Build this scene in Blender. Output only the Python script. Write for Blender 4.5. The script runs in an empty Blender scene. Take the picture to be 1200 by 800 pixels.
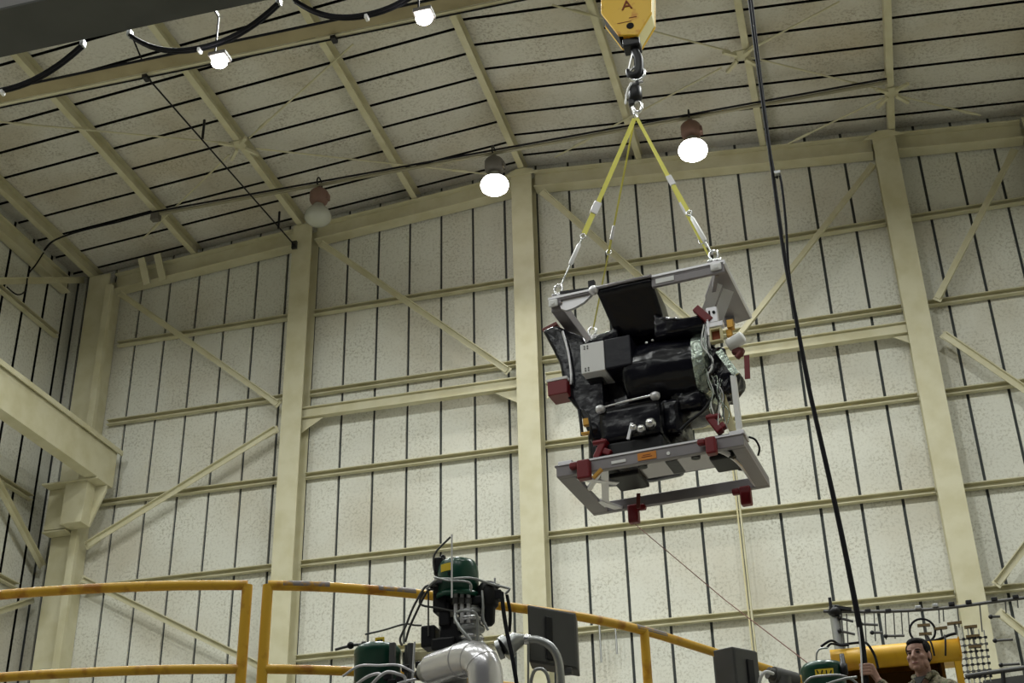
import bpy, bmesh, math, random
from mathutils import Vector, Matrix
random.seed(7)
C = bpy.context.scene.collection
R = math.radians
PI = math.pi

# ------------------------------------------------------------------ camera solution (camera at the origin, lifted to eye height at the end)
F_PX = 1575.57
RIGHT = Vector((0.96515517, 0.26067324, -0.02291192))
DOWN = Vector((-0.14355437, 0.45423603, -0.87923931))
FWD = Vector((-0.21878674, 0.85189148, 0.47582904))
EYE = 1.65

def ray(px, py):
    return RIGHT * ((px - 600) / F_PX) + DOWN * ((py - 400) / F_PX) + FWD
def on_y(px, py, Y):
    d = ray(px, py); return d * (Y / d.y)
def on_x(px, py, X):
    d = ray(px, py); return d * (X / d.x)
def on_z(px, py, Z):
    d = ray(px, py); return d * (Z / d.z)
def deep(px, py, D):
    return ray(px, py) * D

# ------------------------------------------------------------------ materials
def mat(name, col, rough=0.6, metal=0.0, emit=None, strength=0.0, noise=None, bump=0.0, bscale=40, spec=0.5, coat=0.0):
    m = bpy.data.materials.new(name); m.use_nodes = True
    nt = m.node_tree; b = nt.nodes['Principled BSDF']
    b.inputs['Base Color'].default_value = (*col, 1); b.inputs['Roughness'].default_value = rough
    b.inputs['Metallic'].default_value = metal; b.inputs['Specular IOR Level'].default_value = spec
    b.inputs['Coat Weight'].default_value = coat
    if emit:
        b.inputs['Emission Color'].default_value = (*emit, 1); b.inputs['Emission Strength'].default_value = strength
    tc = None
    if noise or bump:
        tc = nt.nodes.new('ShaderNodeTexCoord')
    if noise:
        sc, c2, lo, hi = noise
        n = nt.nodes.new('ShaderNodeTexNoise'); n.inputs['Scale'].default_value = sc; n.inputs['Detail'].default_value = 5
        r = nt.nodes.new('ShaderNodeValToRGB'); r.color_ramp.elements[0].position = lo; r.color_ramp.elements[1].position = hi
        r.color_ramp.elements[0].color = (*c2, 1); r.color_ramp.elements[1].color = (*col, 1)
        nt.links.new(tc.outputs['Object'], n.inputs['Vector']); nt.links.new(n.outputs['Fac'], r.inputs['Fac'])
        nt.links.new(r.outputs['Color'], b.inputs['Base Color'])
    if bump:
        n = nt.nodes.new('ShaderNodeTexNoise'); n.inputs['Scale'].default_value = bscale; n.inputs['Detail'].default_value = 4
        bp = nt.nodes.new('ShaderNodeBump'); bp.inputs['Strength'].default_value = bump; bp.inputs['Distance'].default_value = 0.02
        nt.links.new(tc.outputs['Object'], n.inputs['Vector']); nt.links.new(n.outputs['Fac'], bp.inputs['Height'])
        nt.links.new(bp.outputs['Normal'], b.inputs['Normal'])
    return m

def panel_mat(name, col, speck, stain, lo=0.40, hi=0.50):
    """off-white sprayed lining: fine dark specks, broad faint stains"""
    m = bpy.data.materials.new(name); m.use_nodes = True
    nt = m.node_tree; b = nt.nodes['Principled BSDF']; b.inputs['Roughness'].default_value = 0.85
    b.inputs['Specular IOR Level'].default_value = 0.2
    tc = nt.nodes.new('ShaderNodeTexCoord')
    n1 = nt.nodes.new('ShaderNodeTexNoise'); n1.inputs['Scale'].default_value = 23; n1.inputs['Detail'].default_value = 3; n1.inputs['Roughness'].default_value = 0.7
    n2 = nt.nodes.new('ShaderNodeTexNoise'); n2.inputs['Scale'].default_value = 0.55; n2.inputs['Detail'].default_value = 4
    n3 = nt.nodes.new('ShaderNodeTexNoise'); n3.inputs['Scale'].default_value = 1.7; n3.inputs['Detail'].default_value = 6
    for n in (n1, n2, n3): nt.links.new(tc.outputs['Object'], n.inputs['Vector'])
    r1 = nt.nodes.new('ShaderNodeValToRGB'); r1.color_ramp.elements[0].position = lo; r1.color_ramp.elements[1].position = hi
    # how strongly the specks show varies over the lining
    r3 = nt.nodes.new('ShaderNodeMapRange'); r3.inputs[1].default_value = 0.35; r3.inputs[2].default_value = 0.7
    r3.inputs[3].default_value = 0.12; r3.inputs[4].default_value = 0.62
    inv = nt.nodes.new('ShaderNodeMath'); inv.operation = 'SUBTRACT'; inv.inputs[0].default_value = 1.0
    mul = nt.nodes.new('ShaderNodeMath'); mul.operation = 'MULTIPLY'
    nt.links.new(n1.outputs['Fac'], r1.inputs['Fac']); nt.links.new(r1.outputs['Color'], inv.inputs[1])
    nt.links.new(n3.outputs['Fac'], r3.inputs[0]); nt.links.new(inv.outputs[0], mul.inputs[0]); nt.links.new(r3.outputs[0], mul.inputs[1])
    ms = nt.nodes.new('ShaderNodeMix'); ms.data_type = 'RGBA'
    r2 = nt.nodes.new('ShaderNodeMapRange'); r2.inputs[1].default_value = 0.45; r2.inputs[2].default_value = 0.72
    nt.links.new(n2.outputs['Fac'], r2.inputs[0]); nt.links.new(r2.outputs[0], ms.inputs['Factor'])
    ms.inputs['A'].default_value = (*col, 1); ms.inputs['B'].default_value = (*stain, 1)
    mx = nt.nodes.new('ShaderNodeMix'); mx.data_type = 'RGBA'
    nt.links.new(mul.outputs[0], mx.inputs['Factor']); nt.links.new(ms.outputs['Result'], mx.inputs['A'])
    mx.inputs['B'].default_value = (*speck, 1)
    nt.links.new(mx.outputs['Result'], b.inputs['Base Color'])
    return m

def camo_mat():
    m = bpy.data.materials.new('camouflage_cloth'); m.use_nodes = True
    nt = m.node_tree; b = nt.nodes['Principled BSDF']; b.inputs['Roughness'].default_value = 0.9
    tc = nt.nodes.new('ShaderNodeTexCoord'); v = nt.nodes.new('ShaderNodeTexNoise'); v.inputs['Scale'].default_value = 26; v.inputs['Detail'].default_value = 3
    r = nt.nodes.new('ShaderNodeValToRGB'); r.color_ramp.interpolation = 'CONSTANT'
    e = r.color_ramp.elements; e[0].color = (0.06, 0.05, 0.03, 1); e[1].position = 0.43; e[1].color = (0.14, 0.125, 0.075, 1)
    x = e.new(0.52); x.color = (0.23, 0.20, 0.135, 1); x = e.new(0.6); x.color = (0.14, 0.15, 0.085, 1)
    nt.links.new(tc.outputs['Object'], v.inputs['Vector']); nt.links.new(v.outputs['Fac'], r.inputs['Fac']); nt.links.new(r.outputs['Color'], b.inputs['Base Color'])
    return m

M = dict(
    wall=panel_mat('sprayed_wall_lining', (0.69, 0.69, 0.62), (0.30, 0.28, 0.21), (0.57, 0.54, 0.45)),
    roof=panel_mat('sprayed_roof_lining', (0.62, 0.605, 0.55), (0.24, 0.21, 0.15), (0.48, 0.43, 0.33)),
    seam=mat('dark_seam', (0.075, 0.082, 0.082), 0.95, spec=0.1),
    cream=mat('cream_steel_paint', (0.60, 0.57, 0.405), 0.5, noise=(3.0, (0.53, 0.495, 0.32), 0.35, 0.6)),
    grey_girder=mat('grey_girder_paint', (0.055, 0.057, 0.052), 0.6, noise=(1.5, (0.04, 0.042, 0.038), 0.3, 0.7)),
    floor=mat('floor_paint', (0.56, 0.54, 0.45), 0.7),
    deck=mat('grey_deck_steel', (0.12, 0.115, 0.10), 0.6),
    yellow=mat('rail_yellow_paint', (0.80, 0.46, 0.035), 0.4, noise=(9, (0.50, 0.20, 0.012), 0.33, 0.48)),
    worn=mat('worn_rail_metal', (0.23, 0.20, 0.19), 0.5, noise=(20, (0.5, 0.26, 0.03), 0.4, 0.5)),
    blockyellow=mat('hook_block_yellow', (0.80, 0.49, 0.03), 0.45, noise=(9, (0.62, 0.27, 0.01), 0.3, 0.42)),
    paleyellow=mat('pale_yellow_edge', (0.75, 0.68, 0.36), 0.5),
    rust=mat('rust_mark', (0.22, 0.055, 0.02), 0.8),
    black=mat('black_metal', (0.008, 0.008, 0.010), 0.45, spec=0.35),
    rubber=mat('black_rubber', (0.010, 0.010, 0.013), 0.75, spec=0.2),
    hole=mat('dark_hole', (0.004, 0.004, 0.004), 0.9),
    mli=mat('black_blanket', (0.004, 0.004, 0.008), 0.22, bump=0.28, bscale=8, spec=0.38),
    mlidark=mat('navy_black_panel', (0.010, 0.010, 0.017), 0.4, bump=0.15, bscale=15, spec=0.35),
    alu=mat('grey_anodised_metal', (0.27, 0.25, 0.265), 0.42, 0.1, noise=(2.5, (0.22, 0.204, 0.216), 0.35, 0.65)),
    bright=mat('bright_machined_metal', (0.75, 0.74, 0.77), 0.35, 0.4),
    steel=mat('polished_steel', (0.75, 0.75, 0.76), 0.22, 0.95),
    galv=mat('galvanised_steel', (0.42, 0.43, 0.43), 0.36, 0.8),
    mirror=mat('shiny_plate', (0.36, 0.34, 0.36), 0.22, 0.7),
    white=mat('white_paint', (0.80, 0.80, 0.80), 0.5),
    red=mat('red_anodised', (0.17, 0.006, 0.011), 0.4),
    darkred=mat('dark_red_paint', (0.15, 0.03, 0.024), 0.55),
    orange=mat('orange_sticker', (0.62, 0.22, 0.02), 0.5),
    gold=mat('gold_metal', (0.50, 0.27, 0.05), 0.35, 0.6),
    beige=mat('beige_panel', (0.62, 0.56, 0.33), 0.6),
    foil=mat('silver_green_foil', (0.45, 0.52, 0.46), 0.25, 0.8, bump=1.0, bscale=22),
    webbing=mat('yellow_webbing', (0.82, 0.78, 0.17), 0.7),
    oldweb=mat('olive_yellow_webbing', (0.50, 0.46, 0.10), 0.8),
    green=mat('dark_green_paint', (0.008, 0.075, 0.045), 0.28, noise=(6, (0.005, 0.05, 0.03), 0.3, 0.7)),
    label=mat('yellow_plate', (0.80, 0.58, 0.03), 0.5),
    enclosure=mat('dark_grey_enclosure', (0.085, 0.085, 0.083), 0.5, noise=(5, (0.065, 0.065, 0.063), 0.3, 0.7)),
    duct=mat('aluminium_jacket', (0.80, 0.79, 0.82), 0.26, 0.7, bump=0.12, bscale=14),
    rope=mat('pink_tag_rope', (0.26, 0.12, 0.10), 0.8),
    brownmetal=mat('brown_bracket', (0.11, 0.07, 0.02), 0.5), hoodshade=mat('hood_inside_shade_brown', (0.17, 0.08, 0.008), 0.8), girderlit=mat('lit_grey_girder_side', (0.20, 0.195, 0.20), 0.6), roofseam=mat('dark_roof_seam', (0.01, 0.01, 0.009), 0.95, spec=0.1),
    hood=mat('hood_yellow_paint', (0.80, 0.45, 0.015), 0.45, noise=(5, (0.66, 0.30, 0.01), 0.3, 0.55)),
    skin=mat('skin', (0.36, 0.205, 0.155), 0.6),
    lips=mat('lips', (0.25, 0.10, 0.09), 0.5),
    hair=mat('black_hair', (0.006, 0.005, 0.005), 0.7, bump=0.5, bscale=120, spec=0.12),
    eye=mat('dark_eye', (0.02, 0.015, 0.012), 0.3),
    shirt=mat('dark_undershirt', (0.03, 0.03, 0.028), 0.9),
    boot=mat('tan_boot', (0.28, 0.2, 0.12), 0.8),
    camo=camo_mat(),
    globe=mat('clear_prismatic_globe', (0.42, 0.43, 0.38), 0.2, 0.0, spec=0.8),
    olive=mat('dull_olive_pipe', (0.27, 0.25, 0.17), 0.6), brownsteel=mat('brown_olive_steel', (0.30, 0.255, 0.145), 0.6, noise=(2.0, (0.23, 0.19, 0.10), 0.3, 0.65)),
    lit=mat('lit_lamp_globe', (1, 1, 1), 0.4, emit=(1.0, 0.97, 0.92), strength=14),
    led=mat('lit_floodlight_face', (1, 1, 1), 0.4, emit=(1.0, 0.97, 1.0), strength=32),
    canister=mat('lamp_canister', (0.13, 0.12, 0.105), 0.55),
    rustcan=mat('rusty_lamp_canister', (0.20, 0.115, 0.09), 0.6),
)

# ------------------------------------------------------------------ mesh building
class MB:
    def __init__(s): s.v = []; s.f = []; s.m = []; s.sm = []
    def add(s, vs, fs, mi=0, smooth=False):
        b = len(s.v); s.v += [Vector(x) for x in vs]
        for f in fs: s.f.append([b + i for i in f]); s.m.append(mi); s.sm.append(smooth)
        return s
    def box(s, lo, hi, mi=0):
        x0, y0, z0 = lo; x1, y1, z1 = hi
        return s.add([(x0,y0,z0),(x1,y0,z0),(x1,y1,z0),(x0,y1,z0),(x0,y0,z1),(x1,y0,z1),(x1,y1,z1),(x0,y1,z1)],
                     [(0,3,2,1),(4,5,6,7),(0,1,5,4),(1,2,6,5),(2,3,7,6),(3,0,4,7)], mi)
    def cbox(s, c, size, mi=0, rot=None):
        h = Vector(size) / 2; vs = []
        for z in (-1,1):
            for x, y in ((-1,-1),(1,-1),(1,1),(-1,1)):
                p = Vector((x*h.x, y*h.y, z*h.z))
                if rot: p = rot @ p
                vs.append(Vector(c) + p)
        return s.add(vs, [(0,3,2,1),(4,5,6,7),(0,1,5,4),(1,2,6,5),(2,3,7,6),(3,0,4,7)], mi)
    def prism(s, poly, d, mi=0, ends=None):
        """poly: 3-D points of one face, swept along d"""
        n = len(poly); d = Vector(d); a = [Vector(p) for p in poly]; b = [p + d for p in a]
        s.add(a + b, [tuple(range(n))[::-1], tuple(range(n, 2*n))] + [(i, (i+1)%n, n+(i+1)%n, n+i) for i in range(n)], mi)
        if ends is not None: s.m[-n-2] = s.m[-n-1] = ends
        return s
    def frame(s, a, b, up=(0,0,1)):
        t = (Vector(b) - Vector(a)).normalized(); u = Vector(up); r = t.cross(u)
        if r.length < 1e-4: r = t.cross(Vector((1,0,0)))
        r.normalize(); return t, r, r.cross(t).normalized()
    def bar(s, a, b, w, h, up=(0,0,1), mi=0):
        t, r, u = s.frame(a, b, up); a = Vector(a); d = Vector(b) - a
        return s.prism([a - r*w/2 - u*h/2, a + r*w/2 - u*h/2, a + r*w/2 + u*h/2, a - r*w/2 + u*h/2], d, mi)
    def section(s, a, b, pts, up=(0,0,1), mi=0):
        """sweep a 2-D outline (r, u) from a to b"""
        t, r, u = s.frame(a, b, up); a = Vector(a); d = Vector(b) - a
        return s.prism([a + r*x + u*y for x, y in pts], d, mi)
    def ibeam(s, a, b, w, h, tf=0.02, tw=0.014, up=(0,0,1), mi=0):
        W, H, t = w/2, h/2, tw/2
        return s.section(a, b, [(-W,-H),(W,-H),(W,-H+tf),(t,-H+tf),(t,H-tf),(W,H-tf),(W,H),(-W,H),(-W,H-tf),(-t,H-tf),(-t,-H+tf),(-W,-H+tf)], up, mi)
    def angle(s, a, b, w, h, t=0.014, up=(0,0,1), mi=0):
        return s.section(a, b, [(-w/2,-h/2),(w/2,-h/2),(w/2,-h/2+t),(-w/2+t,-h/2+t),(-w/2+t,h/2),(-w/2,h/2)], up, mi)
    def tube(s, pts, r, n=8, mi=0, closed=False, cap=True):
        pts = [Vector(p) for p in pts]; k = len(pts); rad = r if isinstance(r, (list, tuple)) else [r]*k
        t0 = (pts[1] - pts[0]).normalized(); ref = t0.orthogonal().normalized(); rings = []
        for i in range(k):
            if closed: t = (pts[(i+1)%k] - pts[i-1]).normalized()
            else: t = (pts[min(i+1,k-1)] - pts[max(i-1,0)]).normalized()
            ref = (ref - t*ref.dot(t)).normalized(); bi = t.cross(ref)
            rings.append([pts[i] + (ref*math.cos(2*PI*j/n) + bi*math.sin(2*PI*j/n))*rad[i] for j in range(n)])
        vs = [p for q in rings for p in q]; fs = []
        for i in range(k if closed else k-1):
            for j in range(n):
                a, b = i*n + j, i*n + (j+1)%n; c = ((i+1)%k)*n
                fs.append((a, b, c + (j+1)%n, c + j))
        s.add(vs, fs, mi, True)
        if cap and not closed:
            s.add(rings[0], [tuple(range(n))[::-1]], mi); s.add(rings[-1], [tuple(range(n))], mi)
        return s
    def lathe(s, prof, c, axis=(0,0,1), n=24, mi=0, smooth=True):
        """prof: (radius, height) along axis from c"""
        ax = Vector(axis).normalized(); u = ax.orthogonal().normalized(); w = ax.cross(u); c = Vector(c); vs = []; fs = []
        for r, h in prof:
            r = max(r, 1e-5)
            for j in range(n): vs.append(c + ax*h + (u*math.cos(2*PI*j/n) + w*math.sin(2*PI*j/n))*r)
        for i in range(len(prof)-1):
            for j in range(n): fs.append((i*n+j, i*n+(j+1)%n, (i+1)*n+(j+1)%n, (i+1)*n+j))
        return s.add(vs, fs, mi, smooth)
    def cyl(s, a, b, r, n=20, mi=0):
        a = Vector(a); d = Vector(b) - a
        return s.lathe([(0,0),(r,0)], a, d, n, mi, False).lathe([(r,0),(r,d.length)], a, d, n, mi, True).lathe([(r,d.length),(0,d.length)], a, d, n, mi, False)
    def ball(s, c, r, n=14, mi=0):
        rx, ry, rz = (r, r, r) if not isinstance(r, (tuple, list)) else r
        vs = []; fs = []; m = n // 2 + 2; c = Vector(c)
        for i in range(m+1):
            th = PI*i/m
            for j in range(n):
                ph = 2*PI*j/n
                vs.append(c + Vector((rx*max(math.sin(th),1e-4)*math.cos(ph), ry*max(math.sin(th),1e-4)*math.sin(ph), rz*math.cos(th))))
        for i in range(m):
            for j in range(n): fs.append((i*n+j, (i+1)*n+j, (i+1)*n+(j+1)%n, i*n+(j+1)%n))
        return s.add(vs, fs, mi, True)
    def mesh(s, name, mats):
        me = bpy.data.meshes.new(name); me.from_pydata([tuple(v) for v in s.v], [], s.f)
        for m in mats: me.materials.append(m)
        me.polygons.foreach_set('material_index', s.m); me.polygons.foreach_set('use_smooth', s.sm)
        bm = bmesh.new(); bm.from_mesh(me); bmesh.ops.recalc_face_normals(bm, faces=bm.faces); bm.to_mesh(me); bm.free()
        me.update(); return me

def obj(name, mb, mats, parent=None, bevel=0.0, local=False):
    if not isinstance(mats, (list, tuple)): mats = [mats]
    me = mb.mesh(name, [M[k] if isinstance(k, str) else k for k in mats])
    o = bpy.data.objects.new(name, me); C.objects.link(o)
    if parent:
        o.parent = parent
        if not local: o.matrix_parent_inverse = PINV.get(parent.name, Matrix.Identity(4))
    if bevel:
        b = o.modifiers.new('edge', 'BEVEL'); b.width = bevel; b.segments = 2; b.limit_method = 'ANGLE'; b.angle_limit = R(40); b.use_clamp_overlap = True
    return o

PINV = {}
def tag(o, label, cat, group=None):
    o['label'] = label; o['category'] = cat; o['kind'] = 'thing'
    if group: o['group'] = group
    return o
def thing(name, label, cat, loc=(0,0,0), group=None, rotz=0.0):
    o = bpy.data.objects.new(name, None); C.objects.link(o); o.empty_display_size = 0.1
    o.location = loc; o.rotation_euler = (0,0,rotz)
    PINV[o.name] = (Matrix.Translation(Vector(loc)) @ Matrix.Rotation(rotz, 4, 'Z')).inverted()
    return tag(o, label, cat, group)
def struct(name, mb, mats, bevel=0.0):
    o = obj(name, mb, mats, None, bevel); o['kind'] = 'structure'; return o
def solo(name, mb, mats, label, cat, group=None, bevel=0.0):
    return tag(obj(name, mb, mats, None, bevel), label, cat, group)
def text_mesh(body, size, depth):
    cu = bpy.data.curves.new('lettering', 'FONT'); cu.body = body; cu.size = size; cu.extrude = depth; cu.align_x = 'CENTER'; cu.align_y = 'CENTER'
    o = bpy.data.objects.new('lettering', cu); C.objects.link(o); bpy.context.view_layer.update()
    me = bpy.data.meshes.new_from_object(o.evaluated_get(bpy.context.evaluated_depsgraph_get()))
    bpy.data.objects.remove(o); return me
def smooth_path(pts, n=6):
    pts = [Vector(p) for p in pts]; out = []
    for i in range(len(pts)-1):
        p0, p1, p2, p3 = pts[max(i-1,0)], pts[i], pts[i+1], pts[min(i+2,len(pts)-1)]
        for k in range(n):
            t = k/n
            out.append(0.5*((2*p1) + (p2-p0)*t + (2*p0-5*p1+4*p2-p3)*t*t + (3*p1-p0-3*p2+p3)*t*t*t))
    return out + [pts[-1]]

# ------------------------------------------------------------------ the hall
WALL_Y, LEFT_X, RIGHT_X, RIDGE_X = 20.0, -14.0, 9.0, -4.75
FLOOR_Z, DECK_Z = -1.65, 0.78
FRONT_Y = -8.0
def roof(x): return 14.80 - 0.086*abs(x - RIDGE_X)

struct('floor', MB().box((LEFT_X-0.3, FRONT_Y, FLOOR_Z-0.2), (RIGHT_X+0.3, WALL_Y+0.3, FLOOR_Z)), 'floor')

SEAM = 0.046
w = MB()
x = 2.14 - 0.6127*27
xs = [LEFT_X]
while x < RIGHT_X:
    if x > LEFT_X + 0.15: xs.append(x)
    x += 0.6127
xs.append(RIGHT_X)
for a, b in zip(xs, xs[1:]):
    g0 = SEAM/2; a2, b2 = a + g0, b - g0
    cut = [a2] + ([RIDGE_X] if a2 < RIDGE_X < b2 else []) + [b2]
    w.prism([(a2, WALL_Y, FLOOR_Z), (b2, WALL_Y, FLOOR_Z)] + [(c, WALL_Y, roof(c) + 0.05) for c in reversed(cut)], (0, 0.04, 0), 0)
w.prism([(LEFT_X-0.3, WALL_Y+0.04, FLOOR_Z), (RIGHT_X+0.3, WALL_Y+0.04, FLOOR_Z), (RIGHT_X+0.3, WALL_Y+0.04, roof(RIGHT_X)+0.05), (RIDGE_X, WALL_Y+0.04, roof(RIDGE_X)+0.05), (LEFT_X-0.3, WALL_Y+0.04, roof(LEFT_X)+0.05)], (0, 0.1, 0), 1)
struct('wall_back', w, ['wall', 'seam'])

w = MB(); y = WALL_Y - 0.35; ys = [WALL_Y]
while y > FRONT_Y: ys.append(y); y -= 0.6127
ys.append(FRONT_Y)
for b, a in zip(ys, ys[1:]):
    w.prism([(LEFT_X-0.04, a+0.034, FLOOR_Z), (LEFT_X, a+0.034, FLOOR_Z), (LEFT_X, a+0.034, roof(LEFT_X)+0.03), (LEFT_X-0.04, a+0.034, roof(LEFT_X)+0.03)], (0, b-a-0.068, 0), 0, 1)
w.box((LEFT_X-0.14, FRONT_Y, FLOOR_Z), (LEFT_X-0.04, WALL_Y, roof(LEFT_X)+0.05), 1)
struct('wall_left', w, ['wall', 'roofseam'])
struct('wall_right', MB().box((RIGHT_X, FRONT_Y, FLOOR_Z), (RIGHT_X+0.14, WALL_Y, roof(RIGHT_X)-0.01)), 'wall')

w = MB()
for side, off in ((-1, 15.96), (1, 15.80)):
    xa, xb = (LEFT_X, RIDGE_X - 0.012) if side < 0 else (RIDGE_X + 0.012, RIGHT_X)
    ys = []; y = off
    while y < WALL_Y - 0.05: y += 0.632
    y -= 0.632
    while y > FRONT_Y: ys.append(y); y -= 0.632
    ys = [WALL_Y - 0.001] + ys + [FRONT_Y]
    for b, a in zip(ys, ys[1:]):
        a2, b2 = a + 0.031, b - 0.031
        w.prism([(xa, a2, roof(xa)), (xb, a2, roof(xb)), (xb, a2, roof(xb)+0.06), (xa, a2, roof(xa)+0.06)], (0, b2-a2, 0), 0, 1)
w.prism([(LEFT_X-0.2, FRONT_Y, roof(LEFT_X)+0.06), (RIDGE_X, FRONT_Y, roof(RIDGE_X)+0.06), (RIGHT_X+0.2, FRONT_Y, roof(RIGHT_X)+0.06),
         (RIGHT_X+0.2, FRONT_Y, roof(RIGHT_X)+0.15), (RIDGE_X, FRONT_Y, roof(RIDGE_X)+0.15), (LEFT_X-0.2, FRONT_Y, roof(LEFT_X)+0.15)], (0, WALL_Y+0.2-FRONT_Y, 0), 1)
struct('ceiling', w, ['roof', 'roofseam'])

# ---- steel columns on the end wall
COL_F = 19.62       # front face of the columns
def column(x, label, wd=0.38, group=None):
    t = thing('steel_column', label, 'column', (x, 19.8, FLOOR_Z))
    top = roof(x) - 0.29
    c = MB()
    c.box((x-wd/2, COL_F, FLOOR_Z), (x+wd/2, COL_F+0.022, top)); c.box((x-wd/2, 19.955, FLOOR_Z), (x+wd/2, 19.975, top))
    c.box((x-0.012, COL_F+0.022, FLOOR_Z), (x+0.012, 19.955, top))
    obj('shaft', c, 'cream', t)
    obj('base_plate', MB().box((x-0.3, 19.5, FLOOR_Z), (x+0.3, 19.985, FLOOR_Z+0.03)), 'cream', t)
    return t
COLS = dict(corner=-13.28, a=-9.06, b=-4.79, c=1.60, d=4.02)
corner = column(COLS['corner'], 'cream steel column in the left corner carrying the crane runway bracket', 0.44)
colA = column(COLS['a'], 'cream steel column standing between the corner column and the middle column of the end wall')
colB = column(COLS['b'], 'cream steel column under the roof ridge, left of the hanging black payload')
colC = column(COLS['c'], 'cream steel column behind the person, with a brace meeting it on either side')
colD = column(COLS['d'], 'cream steel column at the top right edge of the photo')
# corner column: lighter outer strip and the corbel for the crane runway
obj('flange_strip', MB().box((-13.05, 19.5, FLOOR_Z), (-12.92, 19.60, 13.45)).box((-13.05, 19.60, FLOOR_Z), (-13.0, 19.98, 13.45)), 'cream', corner, 0.004)
cb = MB()
cb.box((-13.5, 19.36, 8.45), (-13.06, 19.60, 9.20))
cb.prism([(-13.06, 19.42, 9.20), (-12.42, 19.42, 9.20), (-12.42, 19.42, 9.08), (-12.66, 19.42, 8.45), (-13.06, 19.42, 8.45)], (0, 0.05, 0))
cb.prism([(-13.06, 19.16, 9.20), (-12.62, 19.16, 9.20), (-12.66, 19.16, 8.45), (-13.06, 19.16, 8.45)], (0, 0.26, 0))
cb.box((-13.5, 19.10, 9.20), (-12.40, 19.60, 9.23))
cb.box((-13.52, 19.34, 8.40), (-13.06, 19.60, 8.43))
obj('runway_bracket', cb, 'cream', corner, 0.004)
obj('joint_plate', MB().box((-13.2, 19.44, 10.12), (-12.98, 19.495, 10.32)).box((-13.05,19.40,10.05),(-12.96,19.495,10.2)), 'galv', corner, 0.004)
for x_, c_ in ((COLS['c'], colC), (COLS['b'], colB)):
    obj('top_bracket', MB().prism([(x_-0.35, 19.60, roof(x_)-0.42), (x_+0.35, 19.60, roof(x_)-0.42), (x_+0.1, 19.60, roof(x_)-0.28), (x_-0.1, 19.60, roof(x_)-0.28)], (0, 0.018, 0)), 'cream', c_)

# ---- girts
GIRT_Z = [12.33, 10.68, 9.09, 7.51, 5.91]
ORD = ['topmost', 'second from the top', 'third from the top', 'fourth from the top', 'lowest']
BAYS = [('in the left corner bay', -12.88, COLS['a']-0.2), ('between the second and middle columns', COLS['a']+0.2, COLS['b']-0.2),
        ('between the ridge column and the person', COLS['b']+0.2, COLS['c']-0.2), ('at the right photo edge', COLS['c']+0.2, COLS['d']-0.2)]
for bi, (nm, xa, xb) in enumerate(BAYS):
    for k, z in enumerate(GIRT_Z):
        if bi == 0 and k == 4: continue
        g = MB().section((xa, 19.93, z), (xb, 19.93, z), [(-0.045,-0.05),(0.06,-0.05),(0.06,-0.036),(-0.031,-0.036),(-0.031,0.036),(0.06,0.036),(0.06,0.05),(-0.045,0.05)], (0,0,1))
        solo('wall_girt', g, 'cream', f'thin cream wall girt {nm}, {ORD[k]}', 'girt', 'horizontal girts on the end wall')
for k, (z, ya, nm) in enumerate(((12.45, 10.0, 'above the crane runway beam'), (9.15, 10.0, 'just under the crane runway beam'), (7.52, 10.0, 'lowest, just above the yellow handrail'))):
    g = MB().section((-13.93, ya, z), (-13.93, 19.45, z), [(-0.045,-0.05),(0.06,-0.05),(0.06,-0.036),(-0.031,-0.036),(-0.031,0.036),(0.06,0.036),(0.06,0.05),(-0.045,0.05)][::-1], (0,0,1))
    solo('wall_girt', g, 'cream', f'thin cream girt on the left side wall, {nm}', 'girt', 'horizontal girts on the left wall')

# ---- wind struts and diagonal braces of the end wall
BR_Y = 19.66
def brace(pa, pb, label, wd=0.105, Y=BR_Y, pl=(True, True)):
    a = on_y(*pa, Y); b = on_y(*pb, Y)
    def clear(e, o_):
        for x0, x1 in [(-14.0, -12.86)] + [(COLS[k]-0.215, COLS[k]+0.215) for k in 'abcd']:
            if x0 < e.x < x1:
                xn = x1 if o_.x > e.x else x0
                return e + (o_-e)*((xn-e.x)/(o_.x-e.x))
        return e
    a, b = clear(a, b), clear(b, a)
    t = thing('diagonal_brace', label, 'brace', tuple(a if a.z < b.z else b), 'diagonal braces on the end wall')
    d = (b - a).normalized()
    obj('bar', MB().angle(a + d*0.06, b - d*0.06, wd, 0.07, 0.014, (0,-1,0)), 'cream', t)
    n = Vector((-d.z, 0, d.x))
    for e, s, on in ((a, 1, pl[0]), (b, -1, pl[1])):
        if on:
            q = [e + d*s*0.02 - n*0.07, e + d*s*0.30 - n*0.055, e + d*s*0.30 + n*0.055, e + d*s*0.02 + n*0.07]
            obj('gusset_plate', MB().prism([p + Vector((0,0.038,0)) for p in q], (0, 0.012, 0)), 'cream', t)
    return t
brace((134,339), (327,474), 'cream diagonal brace sloping down from the top of the left corner column')
brace((90,645), (326,500), 'cream diagonal brace rising from beside the crane runway bracket to the next column')
brace((86,673), (323,789), 'lowest cream diagonal brace in the left bay, running behind the yellow handrail')
brace((374,283), (597,435), 'cream diagonal brace sloping down to the middle column beside the unlit lamp')
brace((633,222), (834,398), 'cream diagonal brace running down from the ridge column behind the yellow slings')
brace((1030,183), (862,397), 'cream diagonal brace running down from the column behind the person to behind the payload')
brace((1190,172), (1097,352), 'cream diagonal brace at the upper right edge, rising to the right')
brace((1103,389), (1260,496), 'cream diagonal brace at the right edge, falling to the right')
brace((1166,686), (1262,560), 'short cream diagonal brace at the lower right edge, rising to the right')
brace((1168,714), (1290,815), 'short cream diagonal brace falling to the right behind the wire rack')
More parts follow.
